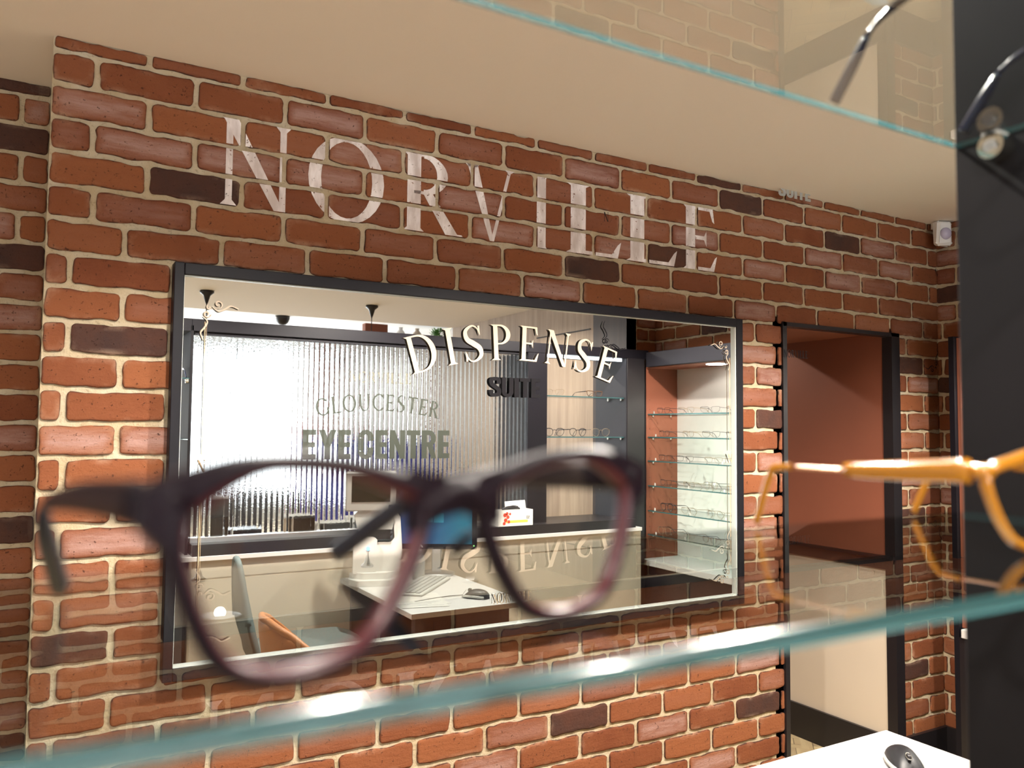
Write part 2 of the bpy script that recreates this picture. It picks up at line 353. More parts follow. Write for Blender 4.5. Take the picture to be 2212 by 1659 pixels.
def spline(pts, n=6, closed=False):
    k = len(pts); out = []
    for i in range(k if closed else k-1):
        P = [Vector(pts[(i+d) % k]) if closed else Vector(pts[min(max(i+d, 0), k-1)]) for d in (-1, 0, 1, 2)]
        for j in range(n):
            t = j/n; out.append(.5*((2*P[1])+(P[2]-P[0])*t+(2*P[0]-5*P[1]+4*P[2]-P[3])*t*t+(3*P[1]-P[0]-3*P[2]+P[3])*t**3))
    if not closed: out.append(Vector(pts[-1]))
    return out

# ---------------------------------------------------------------- brickwork
ROWH, BW, JT = .0734, .2066, .0098
ZB = .7375          # joint between the second and third course from the ceiling
def phase(k):       # k = course number counted down from the ceiling, 0 = cut course
    if k < 6: return .088 if k % 2 else .195
    return .048 if k % 2 else .153
DARK = [(.295, .559), (.153, .19), (1.429, .48), (1.714, .547), (2.538, .697), (2.168, .049), (2.993, .266), (1.406, -.832), (2.122, -.893), (2.96, -.88), (2.96, -.345), (2.052, .81), (.12, -.47)]
PINK = [(.097, .70), (.196, .634), (.613, .77), (.66, .62), (1.002, .61), (1.288, .407), (.789, .70), (1.04, .54), (1.424, .77), (1.842, .627), (2.03, .76), (2.116, .557), (2.838, .621), (2.54, .555), (2.127, .405), (2.158, .29), (2.135, .22), (2.156, .17), (2.164, -.126), (.03, -.022), (.197, -.022), (.17, -.251), (1.294, -.871), (1.721, -.89), (2.19, -.80), (1.629, .534), (2.96, .64), (2.789, .70), (2.107, -.30), (.478, .6), (2.279, .82), (2.52, .62), (.017, -.247), (2.95, .18), (1.9, -1.05), (2.95, -.18), (1.02, -.95), (.3, -1.0), (.75, -.9)]
def brick_rects(u0, u1, z0, z1, holes=(), ph=None, off=0.0):
    out = []
    for k in range(-1, 32):
        zt = ZB-ROWH*(k-2) ; zb = zt-ROWH
        a = max(zb, z0); b = min(zt, z1)
        if b-a < .016: continue
        segs = [(u0, u1)]
        for (h0, h1, hz0, hz1) in holes:
            if hz1 > a+.02 and hz0 < b-.02:
                ns = []
                for (s0, s1) in segs:
                    if h0 > s0: ns.append((s0, min(s1, h0)))
                    if h1 < s1: ns.append((max(s0, h1), s1))
                segs = ns
        hb = [hz1 for (h0, h1, hz0, hz1) in holes if zb < hz1 < zt]
        p = (phase if ph is None else ph)(k)+off
        n0 = int((u0-p)/BW)-2
        for (s0, s1) in segs:
            for i in range(n0, n0+int((u1-u0)/BW)+5):
                l = p+i*BW; r = l+BW
                jl = noise.noise(Vector((l*7, k*3.1, 1)))*.006; jr = noise.noise(Vector((r*7, k*3.1, 1)))*.006
                L0 = max(l+jl, s0); R0 = min(r+jr, s1)
                if R0-L0 < .018: continue
                out.append((L0+(JT/2 if L0 > s0+1e-6 else .001), R0-(JT/2 if R0 < s1-1e-6 else .001), a+(JT/2 if a > z0+1e-6 else 0), b-(JT/2 if b < z1-1e-6 else 0), k))
    return out
def brick_wall(name, frame, u0, u1, z0, z1, holes=(), ph=None, off=0.0, marks=True, seed=0, sides=()):
    """frame(u, z, d) -> layout point, d = height over the mortar"""
    mb = MB(); col = []
    rnd = random.Random(seed+11)
    rects = brick_rects(u0, u1, z0, z1, holes, ph, off)
    # mortar bed, cut around the holes
    us = sorted({u0, u1, *[h[0] for h in holes], *[h[1] for h in holes]}); zs = sorted({z0, z1, *[h[2] for h in holes], *[h[3] for h in holes]})
    for i in range(len(us)-1):
        for j in range(len(zs)-1):
            cu = (us[i]+us[i+1])/2; cz = (zs[j]+zs[j+1])/2
            if any(h[0] < cu < h[1] and h[2] < cz < h[3] for h in holes) or not (u0 <= cu <= u1 and z0 <= cz <= z1): continue
            mb.quad(frame(us[i], zs[j], 0), frame(us[i+1], zs[j], 0), frame(us[i+1], zs[j+1], 0), frame(us[i], zs[j+1], 0), 1); col += [(0, 0, 0, 0)]*4
    H = .0055
    for (a, b, c, d, k) in rects:
        w_, h_ = b-a, d-c; cu, cz = (a+b)/2, (c+d)/2
        pink = dark = 0.0; hue = rnd.random(); rv = rnd.random()
        if marks:
            for (mu, mz) in DARK:
                if a-.004 <= mu <= b+.004 and c-.006 <= mz <= d+.006: dark = 1
            for (mu, mz) in PINK:
                if a-.004 <= mu <= b+.004 and c-.006 <= mz <= d+.006 and not dark: pink = 1
        elif rv > .92: dark = 1
        elif rv > .72: pink = .9
        if not dark and not pink and rnd.random() > .55: pink = rnd.random()*.35
        r = min(.0105, h_*.3, w_*.3); sd = rnd.random()*50
        al = [0, r*.45, r]+[r+(w_-2*r)*t/max(2, int(w_/.014)) for t in range(1, max(2, int(w_/.014)))]+[w_-r, w_-r*.45, w_]
        bl = [0, r*.45, r, h_*.38, h_*.62, h_-r, h_-r*.45, h_] if h_ > .04 else [0, r*.45, r, h_-r, h_-r*.45, h_]
        nu, nv = len(al), len(bl); base = len(mb.v); vs = []; fs = []
        def P(x, z, dd):
            px, pz = x-w_/2, z-h_/2; qx = abs(px)-(w_/2-r); qz = abs(pz)-(h_/2-r)
            if qx > 0 and qz > 0:
                fx, fz = qx/r, qz/r; nx = fx*math.sqrt(max(0, 1-fz*fz/2)); nz = fz*math.sqrt(max(0, 1-fx*fx/2))
                px = math.copysign(w_/2-r+nx*r, px); pz = math.copysign(h_/2-r+nz*r, pz)
            e = max(abs(px)/(w_/2), abs(pz)/(h_/2))
            if e > .6:
                kk = (e-.6)/.4
                px -= px/(w_/2)*kk*(.0006+.0046*max(0, noise.noise(Vector((cu+px, cz+pz, sd))*34))+.0016*noise.noise(Vector((cu+px, cz+pz, sd))*120))
                pz -= pz/(h_/2)*kk*(.0004+.0062*max(-.15, noise.noise(Vector((cu+px, sd, cz+pz))*22))+.0016*noise.noise(Vector((cu+px, sd, cz+pz))*110))
            return frame(cu+px, cz+pz, dd)
        for zi in range(nv):
            for ui in range(nu):
                x, z = al[ui], bl[zi]; ed = min(x, w_-x, z, h_-z)
                dd = H*(.80 if ed <= 0 else (.97 if ed < r*.6 else 1))+.0008*noise.noise(Vector((cu+x, cz+z, sd))*25)
                vs.append(P(x, z, dd)); col.append((hue, pink, dark, min(1, ed/.028)))
        for zi in range(nv-1):
            for ui in range(nu-1): fs.append((zi*nu+ui, zi*nu+ui+1, (zi+1)*nu+ui+1, (zi+1)*nu+ui))
        ring = [ui for ui in range(nu)]+[zi*nu+nu-1 for zi in range(1, nv)]+[(nv-1)*nu+ui for ui in range(nu-2, -1, -1)]+[zi*nu for zi in range(nv-2, 0, -1)]
        nb = len(vs)
        for q in ring:
            zi, ui = divmod(q, nu); vs.append(P(al[ui], bl[zi], -.001)); col.append((hue, pink, dark, 0))
        for i in range(len(ring)):
            j = (i+1) % len(ring); fs.append((ring[i], nb+i, nb+j, ring[j]))
        mb.add(vs, fs, True, 0)
    for sd_ in sides: 
        mb.quad(*sd_, m=1); col += [(0, 0, 0, 0)]*4
    mb.col = col
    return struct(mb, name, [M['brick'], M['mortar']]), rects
Hs = .0055
ZC = .8416
# main wall faces -y; brick faces at y = -Hs .. so the bed lies at y = 0
OX0, OX1, OZ = 2.2407, 2.8845, .379
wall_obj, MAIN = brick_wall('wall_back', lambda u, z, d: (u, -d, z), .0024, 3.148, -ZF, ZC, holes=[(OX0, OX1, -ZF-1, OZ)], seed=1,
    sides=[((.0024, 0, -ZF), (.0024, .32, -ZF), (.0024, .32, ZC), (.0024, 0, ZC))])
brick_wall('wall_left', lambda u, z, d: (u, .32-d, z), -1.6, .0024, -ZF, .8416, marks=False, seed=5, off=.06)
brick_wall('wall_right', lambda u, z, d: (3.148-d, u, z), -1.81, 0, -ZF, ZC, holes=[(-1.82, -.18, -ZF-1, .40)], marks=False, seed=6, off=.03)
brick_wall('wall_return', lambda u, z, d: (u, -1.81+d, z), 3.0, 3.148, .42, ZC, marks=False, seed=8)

# ---------------------------------------------------------------- shell
XMIN, XMAX, YB = -2.6, 6.6, -8.9
b = MB(); b.quad((XMIN, -4.25, ZC), (XMIN, 2.2, ZC), (XMAX, 2.2, ZC), (XMAX, -4.25, ZC)); b.quad((XMIN, -4.25, ZC), (XMAX, -4.25, ZC), (XMAX, -4.25, 1.2), (XMIN, -4.25, 1.2))
struct(b, 'ceiling', M['ceiling'])
b = MB(); b.quad((XMIN, YB, 1.17), (XMIN, -4.25, 1.17), (XMAX, -4.25, 1.17), (XMAX, YB, 1.17)); struct(b, 'ceiling', M['hiceil'])
b = MB(); b.quad((XMIN, YB, -ZF), (XMAX, YB, -ZF), (XMAX, 2.2, -ZF), (XMIN, 2.2, -ZF)); struct(b, 'floor', M['parquet'])
b = MB(); b.quad((XMIN, 2.2, -ZF), (XMAX, 2.2, -ZF), (XMAX, 2.2, ZC), (XMIN, 2.2, ZC)); struct(b, 'wall_corridor', M['cream'])
b = MB(); b.quad((XMIN, YB, -ZF), (XMIN, 2.2, -ZF), (XMIN, 2.2, -.35), (XMIN, YB, -.35)); struct(b, 'wall_far_left', M['cream'])
b = MB(); b.quad((XMAX, YB, -ZF), (XMAX, 2.2, -ZF), (XMAX, 2.2, 1.2), (XMAX, YB, 1.2)); struct(b, 'wall_far_right', M['wallshop'])
# shop front wall with bright daylight windows
b = MB(); wins = [(-2.0, .1), (.35, 1.5), (1.62, 3.75)]
xs = XMIN
for (a, c) in wins:
    b.quad((xs, YB, -ZF), (a, YB, -ZF), (a, YB, 1.2), (xs, YB, 1.2)); b.quad((a, YB, -ZF), (c, YB, -ZF), (c, YB, -1.0), (a, YB, -1.0)); b.quad((a, YB, 1.05), (c, YB, 1.05), (c, YB, 1.2), (a, YB, 1.2)); xs = c
b.quad((xs, YB, -ZF), (XMAX, YB, -ZF), (XMAX, YB, 1.2), (xs, YB, 1.2)); struct(b, 'wall_front', M['wallshop'])
for i, (a, c) in enumerate(wins):
    b = MB(); b.box(a, c, YB-.03, YB-.02, -1.0, 1.05)
    o = struct(b, 'window_%d' % (i+1), M['day'])
    f = MB(); mid = (a+c)/2
    for (p, q) in ((a, a+.05), (c-.05, c), (mid-.02, mid+.02)): f.box(p, q, YB-.02, YB+.03, -1.0, 1.05)
    f.box(a, c, YB-.02, YB+.03, -1.0, -.94); f.box(a, c, YB-.02, YB+.03, .99, 1.05); f.box(a, c, YB-.02, YB+.03, .42, .47)
    g = f.build('window_frame', M['dgrey'], o)
# side wall of the shop: light veneer then a dark veneer pier
b = MB(); b.box(3.0, 3.05, -4.25, -2.235, -ZF, ZC); wp = struct(b, 'wall_veneer', M['wood'])
b = MB(); b.box(3.0, 3.06, -2.235, -1.83, -ZF, ZC); b.box(3.0, 3.2, -1.90, -1.83, -ZF, ZC); struct(b, 'trim_1', M['dwood'])
b = MB(); b.box(2.992, 3.0, -2.90, -2.26, .628, .634); struct(b, 'trim_2', M['black'])
# passage behind the opening
PX = 2.84
b = MB(); b.box(PX, PX+.04, .0, .56, -ZF, -.527, 1); b.box(PX, PX+.04, .0, .56, -.475, OZ+.02, 0); b.box(OX0-.04, OX0, .0, .56, -ZF, OZ+.02, 0)
b.box(OX0-.04, PX+.04, .01, .56, OZ+.004, OZ+.05, 0); struct(b, 'wall_passage', [M['terra'], M['cream']])
b = MB(); b.box(PX-.008, PX+.03, .0, .56, -.527, -.475); b.box(PX-.014, PX, .0, .56, -.487, -.475); struct(b, 'trim_3', M['black2'])
b = MB(); b.box(PX-.012, PX+.03, .0, .56, -ZF, -1.152); struct(b, 'baseboard_passage', M['black2'])
b = MB(); b.box(OX0-.002, OX0+.018, -.012, .03, -ZF, OZ+.002); b.box(PX-.004, OX1, -.012, .03, -ZF, OZ+.002); b.box(OX0, OX1, -.012, .03, OZ-.012, OZ+.002); struct(b, 'trim_4', M['black2'])
b = MB(); b.box(.0, OX0, -.02, .0, -ZF, -1.152); b.box(OX1, 3.148, -.02, .0, -ZF, -1.152); struct(b, 'baseboard_back', M['black2'])
b = MB(); b.box(3.128, 3.148, -.16, -.02, -ZF, -1.152); struct(b, 'baseboard_right', M['black2'])

# ---------------------------------------------------------------- lettering
def ell(cx, cy, rx, ry, T, t, a0=0, a1=360, n=28):
    """ring whose stroke is T wide at the sides and t at top and bottom"""
    out = []
    for i in range(n):
        q = []
        for (k, inn) in ((i, 0), (i+1, 0), (i+1, 1), (i, 1)):
            a = math.radians(a0+(a1-a0)*k/n); q.append((cx+(rx-inn*T)*math.cos(a), cy+(ry-inn*t)*math.sin(a)))
        out.append(q)
    return out
def bar(x0, y0, x1, y1, w0, w1=None):
    w1 = w0 if w1 is None else w1
    return [(x0-w0/2, y0), (x0+w0/2, y0), (x1+w1/2, y1), (x1-w1/2, y1)]
def foot(x, y, s, w_, h=.07, up=1): return [(x-s, y), (x+s, y), (x+w_/2, y+up*h), (x-w_/2, y+up*h)]
def wstroke(pts, ws):
    out = []; P = spline([(p[0], p[1], 0) for p in pts], 6); k = len(P)
    Wd = [ws[min(int(i/6), len(ws)-2)]*(1-(i/6-int(i/6)))+ws[min(int(i/6)+1, len(ws)-1)]*(i/6-int(i/6)) for i in range(k)]
    nrm = []
    for i in range(k):
        t = (P[min(i+1, k-1)]-P[max(i-1, 0)]).normalized(); nrm.append(Vector((-t.y, t.x, 0)))
    for i in range(k-1):
        a, c = P[i], P[i+1]; na, nc = nrm[i]*Wd[i]/2, nrm[i+1]*Wd[i+1]/2
        out.append([tuple((a+na)[:2]), tuple((a-na)[:2]), tuple((c-nc)[:2]), tuple((c+nc)[:2])])
    return out
TW, TN, TA = .135, .045, .048
def G(ch):
    """serif capitals, height 1; returns (width, polygons)"""
    if ch == 'N': return .80, [bar(.11, 0, .11, 1, TN), bar(.72, 0, .72, 1, TN), [(.03, 1), (.20, 1), (.745, 0), (.63, 0)], foot(.11, 0, .10, TN), foot(.72, 1, .10, TN, up=-1), [(.0, 1), (.14, 1), (.14, .96), (.08, .95)]]
    if ch == 'O': return .92, ell(.46, .5, .46, .52, .15, TA)
    if ch == 'R': return .74, [bar(.16, 0, .16, 1, TW), foot(.16, 0, .14, TW, .05), foot(.16, 1, .14, TW, .05, -1)]+ell(.28, .74, .31, .26, .14, TA, -90, 90, 14)+[[(.16, .96), (.28, .96), (.28, 1), (.16, 1)], [(.16, .48), (.28, .48), (.28, .52), (.16, .52)]]+[[(.27, .50), (.40, .50), (.74, 0), (.57, 0)], [(.57, 0), (.80, 0), (.78, .03), (.6, .03)]]
    if ch == 'V': return .80, [[(.04, 1), (.20, 1), (.46, .0), (.40, .0)], [(.68, 1), (.73, 1), (.46, 0), (.41, .0)], foot(.12, 1, .12, .13, .05, -1), foot(.70, 1, .10, .05, .05, -1)]
    if ch == 'I': return .34, [bar(.17, 0, .17, 1, TW), foot(.17, 0, .15, TW, .05), foot(.17, 1, .15, TW, .05, -1)]
    if ch == 'L': return .64, [bar(.16, 0, .16, 1, TW), foot(.16, 0, .15, TW, .05), foot(.16, 1, .15, TW, .05, -1), [(.16, 0), (.62, 0), (.60, TA), (.16, TA)], [(.52, 0), (.62, 0), (.66, .25), (.62, .2)]]
    if ch == 'E': return .66, [bar(.16, 0, .16, 1, TW), foot(.16, 0, .15, TW, .05), foot(.16, 1, .15, TW, .05, -1), [(.16, 0), (.60, 0), (.60, TA), (.16, TA)], [(.50, 0), (.60, 0), (.66, .25), (.62, .22)], [(.16, 1-TA), (.57, 1-TA), (.57, 1), (.16, 1)], [(.50, 1), (.58, 1), (.61, .76), (.57, .79)], [(.16, .51-TA/2), (.44, .51-TA/2), (.44, .51+TA/2), (.16, .51+TA/2)], [(.40, .51), (.46, .63), (.46, .38)]]
    if ch == 'D': return .88, [bar(.16, 0, .16, 1, TW), foot(.16, 0, .15, TW, .05), foot(.16, 1, .15, TW, .05, -1)]+ell(.36, .5, .49, .5, .15, TA, -90, 90, 20)+[[(.16, .955), (.37, .955), (.37, 1), (.16, 1)], [(.16, 0), (.37, 0), (.37, .045), (.16, .045)]]
    if ch == 'P': return .68, [bar(.16, 0, .16, 1, TW), foot(.16, 0, .15, TW, .05), foot(.16, 1, .15, TW, .05, -1)]+ell(.30, .72, .34, .28, .14, TA, -90, 90, 16)+[[(.16, .955), (.31, .955), (.31, 1), (.16, 1)], [(.16, .44), (.31, .44), (.31, .48), (.16, .48)]]
    if ch == 'S': return .62, wstroke([(.53, .80), (.42, .96), (.26, .975), (.10, .84), (.13, .63), (.31, .50), (.49, .36), (.52, .17), (.36, .03), (.18, .03), (.06, .20)], [.03, .035, .06, .11, .14, .155, .15, .12, .06, .04, .03])+[[(.50, .98), (.55, .98), (.545, .70), (.50, .80)], [(.045, .02), (.09, .02), (.10, .2), (.045, .30)]]
    if ch == 'G': return .90, ell(.47, .5, .45, .52, .15, TA, 40, 320, 26)+[bar(.78, .06, .78, .42, .12), foot(.78, .44, .14, .12, .04, -1), [(.76, 1), (.81, 1), (.82, .70), (.76, .80)]]
    if ch == 'U': return .84, [bar(.16, .35, .16, 1, TW), foot(.16, 1, .15, TW, .05, -1), bar(.70, .35, .70, 1, TN), foot(.70, 1, .12, TN, .05, -1)]+ell(.407, .36, .317, .38, .14, TA, 180, 300, 12)+ell(.407, .36, .317, .38, .045, .045, 300, 360, 8)
    if ch == 'C': return .80, ell(.46, .5, .45, .52, .15, TA, 45, 315, 26)+[[(.72, 1), (.77, 1), (.78, .68), (.72, .78)], [(.74, .14), (.80, .20), (.80, .28), (.74, .2)]]
    if ch == 'T': return .74, [bar(.37, 0, .37, 1, TW), foot(.37, 0, .15, TW, .05), [(.02, 1-TA), (.72, 1-TA), (.72, 1), (.02, 1)], [(.02, 1), (.08, 1), (.05, .76), (.0, .76)], [(.66, 1), (.72, 1), (.74, .76), (.69, .76)]]
    return .4, []
def Bd(ch):
    """heavy condensed sans capitals"""
    t = .20; r = lambda a, b_, c, d: [(a, b_), (c, b_), (c, d), (a, d)]
    if ch == 'E': return .46, [r(0, 0, t, 1), r(0, 0, .44, .18), r(0, .41, .41, .58), r(0, .82, .44, 1)]
    if ch == 'Y': return .60, [r(.20, 0, .40, .45), [(.0, 1), (.21, 1), (.40, .42), (.20, .42)], [(.39, 1), (.60, 1), (.40, .42), (.20, .42)]]
    if ch == 'I': return .22, [r(0, 0, .22, 1)]
    if ch == 'T': return .50, [r(.15, 0, .35, 1), r(0, .82, .5, 1)]
    if ch == 'N': return .56, [r(0, 0, .18, 1), r(.38, 0, .56, 1), [(.0, 1), (.18, 1), (.56, 0), (.38, 0)]]
    if ch == 'U': return .54, [r(0, .25, t, 1), r(.34, .25, .54, 1)]+ell(.27, .27, .27, .28, .2, .17, 180, 360, 14)
    if ch == 'C': return .54, [r(0, .28, t, .72), r(.34, .62, .54, .73), r(.34, .27, .54, .40)]+ell(.27, .27, .27, .28, .2, .17, 180, 360, 14)+ell(.27, .73, .27, .28, .2, .17, 0, 180, 14)
    if ch == 'R': return .56, [r(0, 0, t, 1), r(0, .83, .3, 1), r(0, .42, .3, .58)]+ell(.28, .71, .26, .29, .19, .15, -90, 90, 12)+[[(.22, .46), (.42, .50), (.56, 0), (.36, 0)]]
    if ch == 'S': return .54, wstroke([(.44, .66), (.42, .88), (.26, .91), (.10, .85), (.12, .64), (.28, .50), (.44, .36), (.43, .14), (.27, .09), (.11, .12), (.10, .34)], [.2, .18, .18, .2, .2, .2, .2, .2, .18, .18, .2])
    return .3, []
def lay(text, fn, gap=.06, space=.3):
    x = 0; out = []
    for ch in text:
        if ch == ' ': x += space; continue
        w_, p = fn(ch); out.append((ch, x, w_, p)); x += w_+gap
    return out, x-gap
def extrude_polys(polys, place, y0, y1):
    mb = MB()
    for k, p in enumerate(polys):
        q = [place(*a) for a in p]; n = len(q)
        e = 1e-5*(k % 9)
        ar = sum(q[i][0]*q[(i+1) % n][1]-q[(i+1) % n][0]*q[i][1] for i in range(n))
        if ar < 0: q = q[::-1]
        vs = [(a[0], y0+e, a[1]) for a in q]+[(a[0], y1+e, a[1]) for a in q]
        mb.add(vs, [tuple(range(n)), tuple(range(n, 2*n))[::-1]]+[(i, n+i, n+(i+1) % n, (i+1) % n) for i in range(n)])
    return mb
def clip_rect(poly, x0, x1, z0, z1):
    for (ax, lim, sgn) in ((0, x0, 1), (0, x1, -1), (1, z0, 1), (1, z1, -1)):
        out = []
        for i in range(len(poly)):
            a, c = poly[i], poly[(i+1) % len(poly)]; da = (a[ax]-lim)*sgn; dc = (c[ax]-lim)*sgn
            if da >= 0: out.append(a)
            if da*dc < 0:
                t = da/(da-dc); out.append((a[0]+(c[0]-a[0])*t, a[1]+(c[1]-a[1])*t))
        poly = out
        if len(poly) < 3: return []
    return poly
# painted name high on the brickwork: paint only where there is brick
TW, TN, TA = .17, .075, .06
sign = thing('wall_lettering', 'large distressed white serif letters painted across the brick wall above the mirror', 'sign', (1.14, -.0, .521))
spec = [('N', .350, .166), ('O', .562, .200), ('R', .810, .170), ('V', .995, .165), ('I', 1.222, .048), ('L', 1.325, .205), ('L', 1.548, .207), ('E', 1.782, .153)]
for (ch, x0, wd) in spec:
    gw, polys = G(ch)
    if ch == 'I': polys = [bar(.17, 0, .17, 1, .22), foot(.17, 0, .15, .2, .04), foot(.17, 1, .15, .2, .04, -1)]
    mb = MB(); n_ = 0
    for p in polys:
        q = [(x0+a/gw*wd, .521+c*.214) for a, c in p]
        for (a, c, d, e, k) in MAIN:
            if e < .50 or d > .76 or c < x0-.02 or a > x0+wd+.03: continue
            r = clip_rect(q, a+.001, c-.001, d+.001, e-.001)
            if len(r) >= 3:
                ar = sum(r[i][0]*r[(i+1) % len(r)][1]-r[(i+1) % len(r)][0]*r[i][1] for i in range(len(r)))
                if ar < 0: r = r[::-1]
                y = -.0066-1e-5*(n_ % 7); n_ += 1
                mb.add([(u, y, z) for u, z in r], [tuple(range(len(r)))])
    mb.build('letter', M['paint'], sign)

TW, TN, TA = .135, .045, .048
# ---------------------------------------------------------------- mirror
MX0, MX1, MZ0, MZ1 = .2545, 2.0115, -.562, .368
IX0, IX1, IZ0, IZ1 = .276, 1.985, -.534, .341
mir = thing('wall_mirror', 'wide black-framed mirror with cream lettering, hung on the brick wall', 'mirror', ((MX0+MX1)/2, 0, MZ0))
b = MB()
b.box(MX0, IX0, -.046, -.006, MZ0, MZ1, bev=.0015); b.box(IX1, MX1, -.046, -.006, MZ0, MZ1, bev=.0015)
b.box(IX0, IX1, -.046, -.006, IZ1, MZ1, bev=.0015); b.box(IX0, IX1, -.046, -.006, MZ0, IZ0, bev=.0015)
b.build('frame', M['black'], mir)
b = MB(); b.quad((IX0, -.030, IZ0), (IX1, -.030, IZ0), (IX1, -.030, IZ1), (IX0, -.030, IZ1)); b.build('mirror_glass', M['mirror'], mir)
b = MB(); b.box(IX0, IX1, -.040, -.030, IZ0, IZ0+.004); b.box(IX1-.004, IX1, -.040, -.030, IZ0, IZ1); b.box(IX0, IX1, -.036, -.030, IZ1-.002, IZ1); b.box(IX0, IX0+.002, -.036, -.030, IZ0, IZ1)
b.build('glass_edge', M['sash'], mir)
YL = -.0366
def decal(polys, place, name, m, parent=mir, back=None, y=YL, sh=.0009):
    o = extrude_polys(polys, place, y-.0004, y).build(name, m, parent)
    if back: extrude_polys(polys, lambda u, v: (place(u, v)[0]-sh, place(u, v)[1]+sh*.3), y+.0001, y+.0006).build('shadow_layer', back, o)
    return o
def arc_place(cx, cz, R, a0, h, x):
    def f(u, v):
        a = a0+(x+u)*h/R; rr = R+v*h
        return (cx+rr*math.sin(a), cz+rr*math.cos(a))
    return f
L_, tot = lay('DISPENSE', G, .20)
h = .098; R0 = .975
for (ch, x, w_, p) in L_:
    ac = math.asin(0)-(tot/2)*h/R0
    mid = ac+(x+w_/2)*h/R0
    def pl(u, v, mid=mid, w_=w_):
        lx = (u-w_/2)*h; lz = v*h; cx = 1.157+R0*math.sin(mid); cz = -.785+R0*math.cos(mid)
        return (cx+lx*math.cos(mid)+lz*math.sin(mid), cz-lx*math.sin(mid)+lz*math.cos(mid))
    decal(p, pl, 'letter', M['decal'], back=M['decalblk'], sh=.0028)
L_, tot = lay('SUITE', Bd, .05); sc = .165/tot
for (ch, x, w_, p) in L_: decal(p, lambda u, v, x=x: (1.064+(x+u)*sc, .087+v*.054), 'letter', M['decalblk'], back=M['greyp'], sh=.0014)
L_, tot = lay('NORVILLE', G, .12); sc = .120/tot
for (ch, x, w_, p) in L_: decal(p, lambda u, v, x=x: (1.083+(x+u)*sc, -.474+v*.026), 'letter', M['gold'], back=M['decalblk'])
for xx in (.316, 1.950):
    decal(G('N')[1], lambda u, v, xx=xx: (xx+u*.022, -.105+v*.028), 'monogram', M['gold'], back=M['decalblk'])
    for (z0, z1) in ((-.066, .238), (-.435, -.115)):
        mb = MB(); mb.box(xx+.0075, xx+.0092, YL, YL+.0004, z0, z1); mb.box(xx+.0115, xx+.0122, YL, YL+.0004, z0, z1); mb.build('border_line', M['gold'], mir)
def spiral(cx, cz, r0, turns, a0, sgn=1, n=26):
    return [(cx+r0*(1-.8*i/n)*math.cos(a0+sgn*turns*2*math.pi*i/n), cz+r0*(1-.8*i/n)*math.sin(a0+sgn*turns*2*math.pi*i/n)) for i in range(n+1)]
def ribbon(pts, w0, w1):
    k = len(pts); out = []
    for i in range(k-1):
        a = Vector(pts[i]); c = Vector(pts[i+1]); t = (c-a); 
        if t.length < 1e-7: continue
        t.normalize(); nn = Vector((-t.y, t.x)); f = math.sin(math.pi*min(1, max(0, i/(k-1)))); wd = (w0+(w1-w0)*f)/2
        out.append([tuple(a+nn*wd), tuple(a-nn*wd), tuple(c-nn*wd), tuple(c+nn*wd)])
    return out
def scroll(x, z, fx, fz):
    P = []
    tail = [(q.x, q.y) for q in spline([(.018, .006, 0), (.030, -.004, 0), (.045, .002, 0), (.058, .010, 0), (.076, .004, 0)], 6)]
    curls = [spiral(.030, .012, .010, 1.2, -math.pi/2, 1), spiral(.006, -.012, .009, 1.2, 0, -1), tail, [(-.003-b_, -.018-a*.95) for a, b_ in [(q[0]-.018, q[1]-.006) for q in tail]], spiral(.010, .004, .006, .8, 2.2, 1)]
    polys = []
    for c in curls: polys += ribbon(c, .0014, .0038)
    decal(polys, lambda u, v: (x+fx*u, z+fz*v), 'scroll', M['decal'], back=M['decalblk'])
scroll(.322, .268, 1, 1); scroll(.322, -.478, 1, -1); scroll(1.952, .270, -1, 1); scroll(1.952, -.470, -1, -1)

# ---------------------------------------------------------------- shop screen (reflected in the mirror), one thing
YS = -1.671
scr = thing('partition_screen', 'black-framed room divider with reeded glass, seen in the mirror and at the right edge', 'screen', (1.2, YS, -ZF))
b = MB(); b.box(.545, 2.98, YS-.05, YS, .395, .447, bev=.002); b.box(-.56, .545, YS-.29, YS, .395, .447); b.box(2.30, 2.98, YS-.29, YS-.05, .400, .447); b.box(.56, 2.19, YS-.045, YS-.01, .382, .395)
b.build('top_beam', M['black'], scr)
b = MB(); b.box(2.183, 2.302, YS-.29, YS, -ZF, .395, bev=.002); b.build('post', M['black'], scr)
b = MB(); b.box(2.828, 2.95, YS-.29, YS, -ZF, .40, bev=.002); b.build('post', M['black2'], scr)
b = MB(); b.box(2.822, 2.828, YS-.29, YS-.004, -.49, .40); b.build('side_panel', M['dgrey'], scr)
b = MB(); b.box(-.575, -.555, YS-.29, YS, -ZF, .40); b.build('side_panel', M['dgrey'], scr)
b = MB(); b.box(.5415, .553, YS-.31, YS, -ZF, .42, bev=.0012); b.build('side_panel', M['matblack'], scr)
b = MB(); b.box(.56, 2.183, YS-.04, YS+.0, -.492, -.462, bev=.002); b.build('glazing_bead', M['silver'], scr)
b = MB(); b.box(.56, 2.83, YS-.10, -1.600, -.530, -.483); b.box(2.30, 2.83, YS-.28, -1.66, -.53, -.49); b.build('ledge', M['black2'], scr)
b = MB(); b.box(.52, 2.872, YS-.10, -1.597, -.549, -.530, bev=.001); b.build('cap', M['white'], scr)
b = MB(); b.box(.56, 2.872, YS-.09, -1.612, -ZF+.11, -.549); b.box(.56, 2.872, -1.612, -1.609, -.62, -.549); b.box(.56, 2.872, -1.612, -1.608, -1.18, -.628); b.build('low_wall', M['cream'], scr)
b = MB(); b.box(.56, 2.872, YS-.09, -1.600, -ZF, -ZF+.11); b.build('plinth', M['black2'], scr)
b = MB(); n_ = 70; x0, x1 = .552, 2.186; z0, z1 = -.463, .396; K = 8
prof = []
